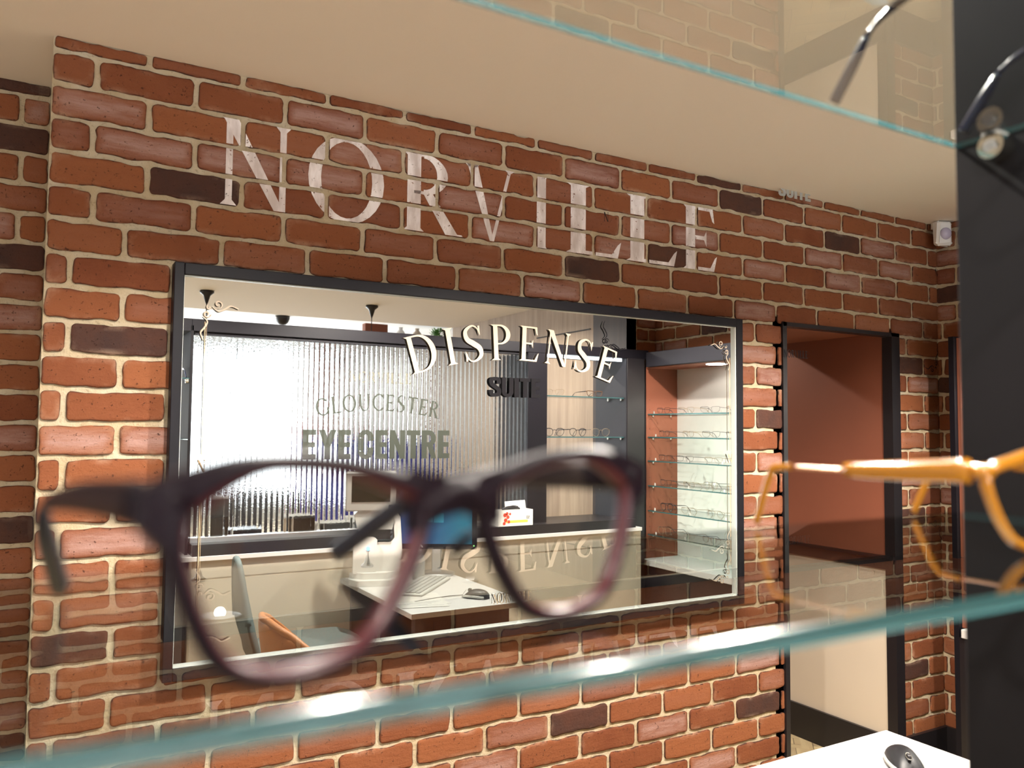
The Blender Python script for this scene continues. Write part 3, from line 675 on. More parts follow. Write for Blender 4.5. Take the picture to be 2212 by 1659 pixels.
for i in range(n_):
    for j in range(K): 
        t = j/K; prof.append((x0+(x1-x0)*(i+t)/n_, YS-.022+.0024*math.sin(math.pi*t)))
prof.append((x1, YS-.022))
npf = len(prof)
A = [(x, y, z) for z in (z0, z1) for x, y in prof]; B = [(x, YS-.030, z) for z in (z0, z1) for x, y in prof]
b.add(A, [(npf+i, npf+i+1, i+1, i) for i in range(npf-1)], True)
b.add(B, [(npf+i+1, npf+i, i, i+1) for i in range(npf-1)], False)
b.add(A+B, [(2*npf+i+1, 2*npf+i, i, i+1) for i in range(npf-1)]+[(3*npf+i, 3*npf+i+1, npf+i+1, npf+i) for i in range(npf-1)]+[(2*npf, 3*npf, npf, 0), (npf-1, 2*npf-1, 4*npf-1, 3*npf-1)], False)
b.build('reeded_pane', M['reed'], scr)
# lettering on the far face of the reeded pane
YT = YS-.034
def sdecal(polys, place, name, m, parent, yt=YS-.0185): return extrude_polys(polys, place, yt-.0004, yt).build(name, m, parent)
TW, TN, TA = .15, .08, .085
L_, tot = lay('GLOUCESTER', G, .10); hh = .078; R1 = 1.35; sq = (.60/tot)/hh
for (ch, x, w_, p) in L_:
    mid = ((x+w_/2)-tot/2)*hh*sq/R1
    def pl(u, v, mid=mid, w_=w_):
        lx = (u-w_/2)*hh*sq; lz = v*hh; cx = 1.385+R1*math.sin(mid); cz = .078-R1+R1*math.cos(mid)
        return (cx+lx*math.cos(mid)+lz*math.sin(mid), cz-lx*math.sin(mid)+lz*math.cos(mid))
    sdecal(p, pl, 'letter', M['glasstext'], scr)
L_, tot = lay('EYE CENTRE', Bd, .06, .16); sc = .725/tot
for (ch, x, w_, p) in L_: sdecal(p, lambda u, v, x=x: (1.025+(x+u)*sc, -.147+v*.135), 'letter', M['glasstext'], scr)
L_, tot = lay('NORVILLE', G, .14); sc = .306/tot
for (ch, x, w_, p) in L_: sdecal(p, lambda u, v, x=x: (1.236+(x+u)*sc, .208+v*.050), 'letter', M['faint'], scr)
sdecal(G('N')[1], lambda u, v: (1.352+u*.04, -.262+v*.045), 'monogram', M['decal'], scr)
mb = MB(); mb.box(1.25, 1.34, YS-.019, YS-.0185, -.246, -.2435); mb.build('rule_line', M['decal'], scr); mb = MB(); mb.box(1.395, 1.50, YS-.019, YS-.0185, -.246, -.2435); mb.build('rule_line', M['decal'], scr)
b = MB(); b.box(2.31, 2.80, YS-.03, YS-.015, .378, .392); b.build('light_strip', M['strip'], scr)
b = MB(); b.box(-.50, .50, YS-.045, YS-.025, .372, .390); b.build('light_strip', M['strip2'], scr)

# ---------------------------------------------------------------- glass shelves
def glass_shelf(x0, x1, y0, y1, z, th, label, group=None, m='glass', cat='shelf', rear=1):
    b = MB(); rr = th/2; K = 8
    def edge(ys, sg): return [(ys-sg*rr*math.cos(math.pi*k/K-math.pi/2), z-rr+rr*math.sin(math.pi*k/K-math.pi/2)) for k in range(K+1)]
    ya, yb = y0+rr, y1-rr
    v = [(x, y, q) for x in (x0, x1) for y in (ya, yb) for q in (z-th, z)]
    b.add(v, [(0, 2, 6, 4), (1, 5, 7, 3)], m=0)
    for prof, fl, em in ((edge(ya, 1), False, 1), (edge(yb, -1), True, rear)):
        vs = [(x, y, q) for x in (x0, x1) for y, q in prof]; n = len(prof)
        b.add(vs, [((i, i+1, n+i+1, n+i) if fl else (i, n+i, n+i+1, i+1)) for i in range(n-1)], True, em)
    for x, fl in ((x0, 0), (x1, 1)):
        pr = edge(ya, 1)+edge(yb, -1)[::-1]; n = len(pr)
        b.add([(x, y, q) for y, q in pr], [tuple(range(n)) if fl else tuple(range(n))[::-1]], m=1)
    return tag(b.build('glass_shelf', [M[m], M['gedge']]), label, cat, group)
ZL, ZU = -.053, .1985
YF, YR = -2+.153, -2+.329
glass_shelf(-.553, .541, YF, YR, ZL, .0055, 'clear glass shelf across the foreground carrying the plum and amber spectacles', rear=0)
glass_shelf(-.553, .541, YF, YR, ZU, .0036, 'clear glass shelf overhead at top right carrying the navy spectacles')

# ---------------------------------------------------------------- spectacles
def offset_in(pts, d):
    k = len(pts); out = []
    for i in range(k):
        t = (pts[(i+1) % k]-pts[(i-1) % k]).normalized(); nn = Vector((-t.y, t.x, 0)); out.append(pts[i]+nn*(d[i] if isinstance(d, list) else d))
    return out
def rim(mb, outl, wd, dep, side, m=0, mi=None, wf=None):
    """outl: outer outline of the right lens (s, z), CCW seen from the front (-y); ring with chamfered section"""
    P = spline([(a, c, 0) for a, c in outl], 5, True)
    ar = sum(P[i].x*P[(i+1) % len(P)].y-P[(i+1) % len(P)].x*P[i].y for i in range(len(P)))
    if ar < 0: P = P[::-1]
    zmx = max(p.y for p in P); zmn = min(p.y for p in P)
    wl = [wd*(wf(p.x, (p.y-zmn)/(zmx-zmn)) if wf else 1+.45*max(0, (p.y-zmn)/(zmx-zmn)-.55)/.45) for p in P]
    c = .28
    sec = [(0, .5-c), (0, -.5+c), (c, -.5), (1-c, -.5), (1, -.5+c), (1, .5-c), (1-c, .5), (c, .5)]
    loops = [(offset_in(P, [w_*f for w_ in wl]), g*dep) for f, g in sec]
    k = len(P); vs = [(side*q.x, y, q.y) for (lp, y) in loops for q in lp]
    fs = []; ms = []
    for a in range(8):
        b_ = (a+1) % 8
        for i in range(k):
            j = (i+1) % k; f = (a*k+i, b_*k+i, b_*k+j, a*k+j); fs.append(f if side > 0 else f[::-1]); ms.append(mi if (mi is not None and a in (3, 4, 5)) else m)
    n = len(mb.v); mb.add(vs, fs, True, m); mb.mi[-len(fs):] = ms
    return offset_in(P, [w_*.8 for w_ in wl])
def spectacles(name, label, outl, fm, lm, tm, wd=.0035, dep=.004, group=None, tlen=.125, tend=.030, hz=None, bridge=None, tr=.0022, tflat=2.2, tcurve=None, nose=True, tipm=None, tipflat=.6, splay=0, thick=1.0, tcore=None, sprd=0, wf=None, solids=()):
    """local frame: x along the front, y away from the viewer (temples), z up from the shelf; origin at the front's centre"""
    t = thing(name, label, 'spectacles', (0, 0, 0), group)
    fb = MB(); inner = rim(fb, outl, wd, dep, 1, 0, 1 if isinstance(fm, list) else None, wf); rim(fb, outl, wd, dep, -1, 0, 1 if isinstance(fm, list) else None, wf)
    for poly in solids: fb.prism(poly, -dep*.48, dep*.48, 'y', smooth=False)
    xs = min(a for a, c in outl); xo = max(a for a, c in outl); zt = max(c for a, c in outl)
    bz = bridge if bridge else zt*.80
    fb.tube(spline([(-xs-wd*.6, 0, bz-.0035), (-xs*.4, -.0005, bz), (xs*.4, -.0005, bz), (xs+wd*.6, 0, bz-.0035)], 5), wd*.55*thick, 8, 0, flat=1.0)
    hz = hz if hz else zt*.86
    for s_ in (1, -1):
        fb.tube([(s_*(xo-wd*1.2), 0, hz), (s_*(xo+.001), .0005, hz), (s_*(xo+.002), .006, hz)], [wd*.85, wd*.8, wd*.6], 8, 0)
    if nose:
        for s_ in (1, -1): fb.tube([(s_*(xs+.001), .001, bz-.010), (s_*(xs+.0005), .006, bz-.013), (s_*(xs-.0005), .008, bz-.016)], [.0009, .0018, .0022], 6, 0)
    fr = fb.build('frame', fm, t, local=True)
    for s_ in (1, -1):
        lb = MB(); n = len(inner)
        ring = [(s_*q.x, .0006, q.y) for q in inner]; cen = (s_*sum(q.x for q in inner)/n, -.0008, sum(q.y for q in inner)/n)
        mid = [tuple((Vector(cen)*.5+Vector(r)*.5)+Vector((0, -.0007, 0))) for r in ring]
        vs = [cen]+mid+ring; fs = []
        for i in range(n):
            j = (i+1) % n; fs.append((0, 1+i, 1+j)[::(1 if s_ > 0 else -1)]); fs.append((1+i, 1+n+i, 1+n+j, 1+j)[::(1 if s_ > 0 else -1)])
        lb.add(vs, fs, True); lb.build('lens', lm, t, local=True)
    for s_ in (1, -1):
        X = s_*(xo+.002); tb = MB(); sx = s_*sprd
        if tcurve: pts = [(X+s_*a[0], a[1], a[2]) for a in tcurve]
        else: pts = [(X, .005, hz), (X+sx*.4, tlen*.45, hz-.002*1), (X+sx, tlen-tend, hz-.005), (X+sx*.9, tlen-tend*.55, hz*.62), (X+sx*.7, tlen, .0025)]
        P = spline(pts, 6); k = len(P)
        rad = [tr*(1.5-1.0*min(1, i/(k*.55)) if i < k*.55 else .5+.65*min(1, (i-k*.55)/(k*.25))) for i in range(k)] if tr > .0015 else tr
        cut = int(k*.62)
        if tcore:
            # acetate sleeve, slim metal core, acetate tip
            a = int(k*.30); q = int(k*.52)
            tb.tube(P[:a+1], [r*1.15 for r in rad[:a+1]], 8, 0, flat=.6); tp = tb.build('temple', tm, t, local=True)
            cb = MB(); cb.tube(P[a:q+1], .0011, 8, 0); cb.build('metal_core', tcore, tp, local=True)
            eb = MB(); eb.tube(P[q:], [.0019]*3+[.0024]*(len(P[q:])-3), 8, 0, flat=.7); eb.build('temple_tip', tipm or tm, tp, local=True)
        elif tipm:
            tb.tube(P[:cut+1], rad[:cut+1] if isinstance(rad, list) else rad, 8, 0, flat=.5); tp = tb.build('temple', tm, t, local=True)
            eb = MB(); eb.tube(P[cut:], rad[cut:] if isinstance(rad, list) else rad*1.3, 8, 0, flat=tipflat); eb.build('temple_tip', tipm, tp, local=True)
        else:
            tb.tube(P, rad, 8 if tr > .0015 else 5, 0, flat=.55 if tr > .0015 else 1); tb.build('temple', tm, t, local=True)
    return t
def setpose(o, x, y, z, rz): o.location = W(x, y, z); o.rotation_euler = (0, 0, rz)
def plum_wf(x, h):
    top = max(0, (h-.6)/.4); outer = max(0, min(1, (x-.050)/.018)); inn = max(0, min(1, (.026-x)/.016))
    return 1+top*(.05+1.3*outer+.6*inn)+.15*inn
plum_sol = [[(.014, .0435), (.007, .0415), (0, .0405), (-.007, .0415), (-.014, .0435), (-.0135, .0290), (-.0095, .0300), (-.005, .0318), (0, .0325), (.005, .0318), (.0095, .0300), (.0135, .0290)],
 [(.060, .0462), (.0685, .0440), (.0738, .0418), (.0742, .0345), (.0700, .0300), (.0665, .0340), (.063, .040)], [(-.063, .040), (-.0665, .0340), (-.0700, .0300), (-.0742, .0345), (-.0738, .0418), (-.0685, .0440), (-.060, .0462)]]
plum_out = [(.008, .040), (.0187, .0440), (.036, .0472), (.056, .0472), (.0684, .0425), (.0705, .0347), (.0655, .017), (.0570, .0045), (.0405, .0004), (.024, .0044), (.0135, .0165), (.0076, .0296)]
o = spectacles('spectacles', 'large dark plum spectacles with red inner rims, out of focus in the foreground', plum_out, [M['plum'], M['plumr']], M['lens'], M['plum'], wd=.0042, dep=.0050, wf=plum_wf, solids=plum_sol, tipflat=.8, hz=.0395, bridge=.0372, tr=.0032, tipm=M['darktip'],
    tcurve=[(.0, .003, .0385), (-.004, .045, .0368), (-.0075, .080, .0335), (-.0085, .092, .0305), (-.0125, .103, .022), (-.0235, .127, .0035)], thick=1.7)
setpose(o, .0875, -2+.1785, ZL+.0002, math.atan2(.2549, .967))
amb_out = [(.006, .034), (.012, .0435), (.026, .0465), (.047, .0430), (.060, .0400), (.066, .0345), (.064, .0270), (.056, .0140), (.045, .0045), (.028, .0003), (.016, .0045), (.009, .018)]
o = spectacles('spectacles', 'honey amber spectacles with slim rose metal arms, at the right edge of the shelf', amb_out, M['amber'], M['lens'], M['amber'], wd=.0040, dep=.0045, hz=.0365, tr=.0031, tcore=M['rose'], tipm=M['amber'],
    tcurve=[(.0, .004, .0365), (.001, .05, .0345), (.002, .080, .034), (.002, .107, .0335), (.001, .116, .028), (-.001, .1275, .0022)])
setpose(o, .409, -2+.1975, ZL+.0002, -.03)
o = spectacles('spectacles', 'navy blue spectacles with glossy arms resting on the overhead glass shelf', amb_out, M['dblue'], M['lens'], M['dblue'], wd=.0035, dep=.004, hz=.0430, tr=.0038, tipm=M['dblue'],
    tcurve=[(.0, .004, .0430), (-.006, .06, .0425), (-.009, .088, .040), (-.010, .104, .034), (-.0105, .115, .022), (-.0105, .132, .0022)])
setpose(o, .459, -2+.190, ZU+.0002, -.10)
b = MB(); b.T = None; b.add([(.3925, -2+.29, .2440), (.4125, -2+.288, .2440), (.4125, -2+.288, .2560), (.3925, -2+.29, .2560), (.4020, -2+.289, .2400)], [(0, 4, 1, 2, 3)])
price = b.build('price_tag', M['paper']); price.modifiers.new('s', 'SOLIDIFY').thickness = .0005
tag(price, 'small white paper price tag on the arm of the navy spectacles', 'tag')

# clip holding the overhead shelf to the black upright
def shelf_clip(x, y, z, label, s_=1.0, n=20, nx=-1, group=None):
    t = thing('shelf_clip', label, 'clip', (x, y, z), group)
    b = MB(); b.cyl((0, 0, -.004*s_), (nx*.012*s_, 0, -.004*s_), .0095*s_, .0085*s_, n); b.build('clip_body', M['chrome'], t, local=True)
    if n > 12:
        b = MB(); b.box(-.012, .0, -.0055, .0055, .002, .0045); b.box(-.012, .0, -.0055, .0055, -.0065, -.0035); b.build('gasket', M['whitep'], t, local=True)
        b = MB(); b.cyl((-.012, 0, -.0045), (-.0135, 0, -.0045), .0045, .0040, 16); b.box(-.0138, -.0134, -.0030, .0030, -.0050, -.0040); b.box(-.0138, -.0134, -.0005, .0005, -.0075, -.0015); b.build('screw', M['silver'], t, local=True)
    return t
shelf_clip(.5415, -2+.298, ZU-.0080, 'round chrome shelf clip with a cross-head screw on the black upright')

# ---------------------------------------------------------------- display bay spectacles and shelves (seen in the mirror)
for i, z in enumerate((.177, -.040, -.262)):
    nm = ('top', 'middle', 'lowest')[i]
    glass_shelf(2.304, 2.821, YS-.19, YS-.02, z, .006, '%s glass shelf of the narrow charcoal display bay in the mirror' % nm, m='shelfs')
    for k, yy in enumerate((YS-.04, YS-.16)):
        shelf_clip(2.8215, yy, z-.008, 'small chrome clip under the %s shelf of the charcoal bay' % nm, .8, 10, group='clips of the %s bay shelf' % nm)
round_out = [(.009, .030), (.014, .040), (.028, .0445), (.044, .0440), (.056, .037), (.058, .026), (.052, .012), (.040, .003), (.028, .001), (.016, .007), (.010, .018)]
rect_out = [(.008, .026), (.012, .0325), (.028, .034), (.048, .034), (.058, .031), (.059, .022), (.054, .010), (.042, .003), (.026, .002), (.014, .007), (.009, .016)]
protos = {}
def proto(kind):
    if kind not in protos:
        fm, outl, wd = {'wire': (M['wire'], rect_out, .0011), 'pale': (M['wireg'], rect_out, .0011), 'roundwire': (M['wireg'], round_out, .0012), 'black': (M['wire'], round_out, .0026), 'brown': (M['tort'], rect_out, .0028)}[kind]
        protos[kind] = [spectacles('spectacles', 'x', outl, fm, M['lens'], M['wire'] if kind != 'pale' else M['wireg'], wd=wd, dep=max(.0016, wd), tr=.0013 if wd < .002 else .0019, tlen=.115, nose=False), False]
    return protos[kind]
def place(kind, x, y, z, rz, label, group=None):
    p = proto(kind)
    if not p[1]: o = p[0]; p[1] = True
    else: o = copy_tree(p[0])
    o.location = W(x, y, z); o.rotation_euler = (0, 0, rz); o['label'] = label
    if group: o['group'] = group
    elif 'group' in o: del o['group']
    return o
PI = math.pi
place('pale', 2.375, YS-.05, .1772, PI+.2, 'pale rimmed spectacles at the left of the top shelf in the charcoal bay')
place('brown', 2.64, YS-.05, .1772, PI-.15, 'brown rimmed spectacles at the right of the top shelf in the charcoal bay')
place('black', 2.38, YS-.05, -.0398, PI+.1, 'round black spectacles, leftmost on the middle shelf of the charcoal bay')
place('black', 2.53, YS-.05, -.0398, PI-.1, 'round black spectacles in the middle of the charcoal bay middle shelf')
place('roundwire', 2.69, YS-.06, -.0398, PI+.05, 'thin round spectacles, rightmost on the middle shelf of the charcoal bay')
place('pale', 2.42, YS-.06, -.2618, PI, 'pale spectacles on the lowest shelf of the charcoal bay')

# ---------------------------------------------------------------- side display cabinet (terracotta alcove)
cab = thing('display_cabinet', 'terracotta and white open display cabinet with black surround on the right-hand wall', 'cabinet', (3.08, -.9, -ZF))
CY0, CY1 = -1.70, -.19
b = MB(); b.box(2.985, 3.23, CY0-.015, CY0, -.72, .355)
for z in [-.60+.055*i for i in range(15)]:
    for x in (3.01, 3.17): b.cyl((x, CY0, z), (x, CY0+.0008, z), .0022, n=6, m=1)
b.build('side_panel', [M['terra'], M['black2']], cab)
b = MB(); b.box(2.985, 3.23, CY1, CY1+.012, -.72, .355); b.build('side_panel', M['terra'], cab)
b = MB(); b.box(2.985, 3.23, CY0, CY1, .350, .358); b.build('soffit', M['terra'], cab)
b = MB(); b.box(3.215, 3.235, CY0, CY1, -.72, .355); b.build('back_panel', M['marble'], cab)
b = MB(); b.box(2.955, 3.23, -1.665, -.30, .352, .434, bev=.002); b.build('lintel', M['dgrey'], cab)
b = MB(); b.box(2.965, 3.23, CY1+.012, CY1+.032, -ZF, .36); b.build('upright', M['black'], cab); b = MB(); b.box(2.965, 2.985, CY0-.015, CY0-.001, -.72, .36); b.build('upright', M['black'], cab)
b = MB(); b.box(2.955, 3.23, CY0+.001, CY1, -.752, -.720, bev=.002); b.build('sill', M['white'], cab)
b = MB(); b.box(2.965, 3.23, CY0+.001, CY1+.012, -ZF, -.752); b.build('base', M['black2'], cab)
b = MB(); b.cyl((3.09, -1.25, .347), (3.09, -1.25, .350), .055, n=28); b.build('downlight', M['lampw'], cab)
spot('cabinet_lamp', (3.09, -1.25, .34), 22, 150, .4, (1, .93, .84))
spot('cabinet_lamp_b', (3.09, -.60, .34), 16, 150, .4, (1, .93, .84))
ords = ['top', 'second', 'third', 'fourth', 'fifth', 'sixth']
kinds = [['wire', 'pale', 'wire', 'pale'], ['wire', 'pale', 'wire', 'wire'], ['wire', 'wire', 'pale', 'wire'], ['wire', 'pale', 'roundwire', 'pale'], ['black', 'pale', 'pale', 'wire'], ['roundwire', 'pale', 'wire', 'pale']]
for i, z in enumerate((.090, -.039, -.173, -.312, -.4515, -.585)):
    glass_shelf(2.995, 3.214, CY0+.001, CY1-.001, z, .006, '%s glass shelf from above in the terracotta display cabinet' % ords[i], m='shelfs')
    for k in range(4):
        yy = -1.60+.185*k+random.uniform(-.02, .02)
        place(kinds[i][k], 3.03+random.uniform(0, .02), yy, z+.0003, -PI/2+random.uniform(-.25, .25), '%s spectacles on %s shelf of terracotta cabinet, %s from far end' % ({'wire': 'dark wire', 'pale': 'pale wire', 'roundwire': 'round pale wire', 'black': 'round black'}[kinds[i][k]], ords[i], ('first', 'second', 'third', 'fourth')[k]))
    for k in range(2):
        shelf_clip(3.03+.13*k, CY0+.0005, z-.010, 'small chrome clip under the %s shelf of the terracotta cabinet' % ords[i], .6, 8, group='clips of the %s cabinet shelf' % ords[i]).rotation_euler = (0, 0, -PI/2)
    for k in range(3):
        b = MB(); b.box(-.010, .010, -.0004, .0004, 0, .014); t = b.build('price_tag', M['paper'], None, local=True)
        t.location = W(3.01, -1.66+.27*k+random.uniform(-.02, .02), z+.0004); t.rotation_euler = (0, 0, -PI/2+.4)
        tag(t, 'small white price tag standing on the %s shelf of the terracotta cabinet' % ords[i], 'tag', 'price tags on the %s cabinet shelf' % ords[i])

# ---------------------------------------------------------------- desk
ZD = -.665
desk = thing('desk', 'white-topped desk beside the doorway, also reflected in the mirror', 'desk', (1.42, -1.2, -ZF))
b = MB(); b.box(1.18, 1.665, -1.598, -.803, ZD-.020, ZD, bev=.0012); b.build('desktop', M['white'], desk)
b = MB(); b.box(1.21, 1.635, -1.55, -1.53, -ZF, ZD-.02); b.build('end_panel', M['dgrey'], desk)
b = MB(); b.box(1.60, 1.62, -1.53, -.87, -ZF, ZD-.02); b.build('modesty_panel', M['dgrey'], desk)
for yy in (-.86,): 
    for xx in (1.22, 1.58): 
        b = MB(); b.box(xx, xx+.035, yy-.035, yy, -ZF, ZD-.02); b.build('leg', M['dgrey'], desk)
# mouse
def mouse():
    t = thing('computer_mouse', 'black corded computer mouse near the corner of the white desk', 'mouse', (1.516, -.950, ZD+.0004), rotz=math.atan2(-.8, -.62))
    n = 22; prof = []
    b = MB(); vs = []; rows = 14
    for i in range(rows+1):
        a = i/rows; x = -.052+.104*a; wv = .0300*(1-abs(2*a-1.0)**3.2)**.5*(1-.10*math.sin(math.pi*a)) if 0 < a < 1 else 0.0005
        hgt = (.032*(1-abs(2*(a**.85)-.92)**2.6)) if 0 < a < 1 else .001; hgt = max(hgt, .004)
        for j in range(13):
            th = math.pi*j/12; vs.append((x, wv*math.cos(th), .001+hgt*math.sin(th)**.75))
    fs = [(i*13+j, i*13+j+1, (i+1)*13+j+1, (i+1)*13+j) for i in range(rows) for j in range(12)]
    fs += [tuple(i*13 for i in range(rows+1))+tuple(i*13+12 for i in range(rows, -1, -1))]
    b.add(vs, fs, True); b.build('mouse_shell', M['rubber'], t, local=True)
    b = MB(); b.T = Matrix.Translation((.024, 0, .0292)) @ Matrix.Rotation(.42, 4, 'Y')
    b.tube([(.0085*math.cos(q), .0046*math.sin(q), 0) for q in [2*PI*i/18 for i in range(18)]], .0007, 6, closed=True); b.build('wheel_ring', M['chrome'], t, local=True)
    b = MB(); b.T = Matrix.Translation((.024, 0, .0265)) @ Matrix.Rotation(PI/2, 4, 'X'); b.cyl((0, 0, -.0028), (0, 0, .0028), .0068, n=18); b.build('scroll_wheel', M['black2'], t, local=True)
    b = MB(); b.tube(spline([(.036, 0, .0265), (.043, 0, .0205), (.0505, 0, .009)], 5), .0005, 5); b.build('button_seam', M['black2'], t, local=True)
    for s_ in (1, -1):
        b = MB(); b.tube(spline([(-.040, s_*.0225, .0065), (-.01, s_*.0285, .008), (.02, s_*.0280, .008), (.044, s_*.0195, .0055)], 5), .0045, 8, flat=.5); b.build('side_grip', M['greyp'], t, local=True)
    b = MB(); b.tube(spline([(.050, 0, .006), (.072, -.006, .003), (.102, -.034, .002), (.134, -.098, .002), (.158, -.155, .002)], 6), .0016, 6); b.build('cable', M['black2'], t, local=True)
mouse()
for o_ in C.objects:
    if o_.name == 'computer_mouse': o_.scale = (1.12, 1.12, 1.05)
# keyboard
kb = thing('keyboard', 'grey computer keyboard lying aslant on the white desk', 'keyboard', (1.415, -1.245, ZD+.0004), rotz=math.radians(-48))
b = MB(); b.box(-.20, .20, -.066, .066, 0, .012, bev=.003); b.build('keyboard_body', M['greyp'], kb, local=True)
for r in range(5):
    n_ = 14; b = MB()
    for i in range(n_): x = -.19+.38*i/n_; b.box(x+.002, x+.38/n_-.001, -.056+.0225*r, -.056+.0225*r+.019, .012, .0165, bev=.0015)
    b.build('key_row', mat('key_grey', (.22, .22, .21), .5) if r == 0 else bpy.data.materials['key_grey'], kb, local=True)
# papers
for (x, y, rz, lab) in ((1.30, -1.005, .25, 'printed white sheet of paper on the desk, on top of another sheet'), (1.29, -1.03, -.05, 'white sheet of paper lying under the printed sheet')):
    top = lab.startswith('printed')
    b = MB(); b.box(-.09, .09, -.13, .13, 0, .0008, 0)
    if top:
        for i in range(12): b.box(-.075, .075-.02*((i*7) % 4), .10-.017*i, .103-.017*i, .0008, .0009, 1)
    o = b.build('paper_sheet', [M['paper'], M['walltext']], None, local=True); o.location = W(x, y, ZD+.0003+(.0009 if top else 0)); o.rotation_euler = (0, 0, rz); tag(o, lab, 'paper')
# pump bottle
pb = thing('pump_bottle', 'clear hand gel pump bottle beside the eye-test machine', 'bottle', (1.475, -1.42, ZD+.0004))
b = MB(); b.lathe([(.001, 0), (.026, 0), (.028, .01), (.028, .085), (.022, .105), (.010, .112), (.010, .120)]); b.build('bottle_body', mat('gel_plastic', (.78, .80, .78), .2, trans=.5), pb, local=True)
b = MB(); b.lathe([(.001, .118), (.012, .118), (.012, .130), (.004, .132), (.004, .150), (.001, .150)]); b.tube([(0, 0, .150), (.0, .02, .150), (0, .038, .145)], [.005, .0045, .003], 8); b.build('pump', M['whitep'], pb, local=True)
# monitor
mo = thing('monitor', 'black computer monitor with a blue screen standing on the desk', 'monitor', (1.585, -1.475, ZD+.0004), rotz=math.radians(30.5))
b = MB(); b.box(-.185, .185, -.018, .018, .118, .420, bev=.004); b.build('monitor_housing', M['black'], mo, local=True)
b = MB(); b.box(-.163, .163, .0182, .0190, .142, .400); b.build('screen', M['screen'], mo, local=True)
b = MB(); b.box(-.06, -.015, .0191, .0194, .285, .325); b.box(-.011, .034, .0191, .0194, .287, .329); b.box(-.06, -.015, .0191, .0194, .240, .280); b.box(-.011, .034, .0191, .0194, .238, .282)
b.build('screen_window_tiles', mat('screen_tiles', (.01, .05, .08), .3, emis=(.03, .22, .30), estr=.8), mo, local=True)
b = MB(); b.cyl((.172, .0185, .135), (.172, .0195, .135), .003, n=8); b.build('power_light', M['led2'], mo, local=True)
b = MB(); b.box(-.022, .022, -.035, -.016, .01, .20, bev=.004); b.lathe([(.001, 0), (.085, 0), (.085, .008), (.03, .014), (.001, .014)], (0, -.02, 0), 28); b.build('stand', M['silver'], mo, local=True)
mo.rotation_euler = (0, 0, math.radians(30.5))
# autorefractor
ar = thing('eye_test_machine', 'white and grey tabletop eye-test machine with a tilted screen on the desk', 'machine', (1.285, -1.45, ZD+.0004), rotz=math.radians(18))
ar.scale = (1.12, 1.12, 1.12)
b = MB(); b.prism([(-.095, -.09), (.085, -.09), (.095, .05), (.05, .105), (-.07, .105), (-.10, .06)], 0, .022, 'z'); b.prism([(-.085, -.085), (.078, -.085), (.085, .03), (.04, .075), (-.05, .075), (-.088, .04)], .022, .045, 'z')
b.build('machine_base', M['whitep'], ar, local=True, bevel=.006)
b = MB(); b.prism([(-.085, .04), (-.085, .15), (-.070, .178), (-.012, .178), (.004, .168), (.0, .04)], -.06, .055, 'y'); b.build('lower_housing', M['whitep'], ar, local=True, bevel=.008)
b = MB(); b.prism([(.040, .04), (.092, .04), (.100, .13), (.092, .25), (.066, .29), (.02, .30), (.02, .275), (.05, .262), (.066, .235), (.070, .17), (.055, .155), (.0, .155), (.0, .04)], -.075, .035, 'y'); b.build('curved_column', M['whitep'], ar, local=True, bevel=.006)
b = MB(); b.prism([(-.070, .205), (.060, .205), (.068, .245), (.04, .285), (-.06, .285), (-.085, .26)], -.075, .05, 'y'); b.build('measuring_head', M['greyp'], ar, local=True, bevel=.006)
b = MB(); b.box(-.07, .055, -.065, .03, .165, .205); b.build('lens_recess', M['black2'], ar, local=True)
b = MB(); b.T = Matrix.Translation((-.02, .055, .35)) @ Matrix.Rotation(math.radians(-8), 4, 'X'); b.box(-.098, .092, -.012, .012, -.075, .078, bev=.006); dd = b.build('display_housing', M['greyp'], ar, local=True)
b = MB(); b.T = Matrix.Translation((-.02, .055, .35)) @ Matrix.Rotation(math.radians(-8), 4, 'X'); b.box(-.075, .070, .0122, .0130, -.038, .062); b.build('display', M['dsc'], dd, local=True)
b = MB(); b.T = Matrix.Translation((-.02, .055, .35)) @ Matrix.Rotation(math.radians(-8), 4, 'X'); b.box(.065, .080, .0122, .0128, -.066, -.050); b.build('label', M['dblue'], dd, local=True)
b = MB(); b.cyl((-.030, .0555, .135), (-.030, .0570, .135), .0075, n=16); b.build('indicator_light', M['led'], ar, local=True)
b = MB(); b.prism([(-.034, .075), (-.022, .075), (-.026, .095), (-.028, .125), (-.031, .125), (-.031, .095)], .0555, .0562, 'y'); b.build('printed_symbol', M['greyp'], ar, local=True)
# little carton of gloves on the ledge
gb = thing('carton', 'small white carton with red and yellow print on the black ledge', 'box', (2.078, -1.640, -.4828))
b = MB(); b.box(-.100, .100, -.035, .035, 0, .078); b.build('carton_body', M['paper'], gb, local=True)
b = MB()
for (x, z, r) in ((-.062, .055, .010), (-.045, .045, .009), (-.058, .030, .010), (-.040, .022, .008), (-.050, .062, .008), (-.066, .014, .008), (-.033, .060, .006)): b.cyl((x, .035, z), (x, .0357, z), r, n=12)
b.build('red_print', M['redp'], gb, local=True)
b = MB(); b.box(-.055, .070, .035, .0355, .016, .028); b.build('yellow_band', M['yelp'], gb, local=True)
b = MB()
for k, ch in enumerate('50'):
    # digits 5 and 0
    X = .058-.012*k
b.box(.062, .0635, .035, .0356, .040, .047); b.box(.062, .070, .035, .0356, .0455, .047); b.box(.062, .070, .035, .0356, .040, .0415); b.box(.0685, .070, .035, .0356, .034, .0415); b.box(.062, .070, .035, .0356, .034, .0355)
b.T = None
for seg in ((.072, .080, .0455, .047), (.072, .080, .034, .0355), (.072, .0735, .034, .047), (.0785, .080, .034, .047)): b.box(seg[0], seg[1], .035, .0356, seg[2], seg[3])
b.v = [Vector((.142-p.x if True else p.x, p.y, p.z)) for p in b.v]; b.f = [f[::-1] for f in b.f]
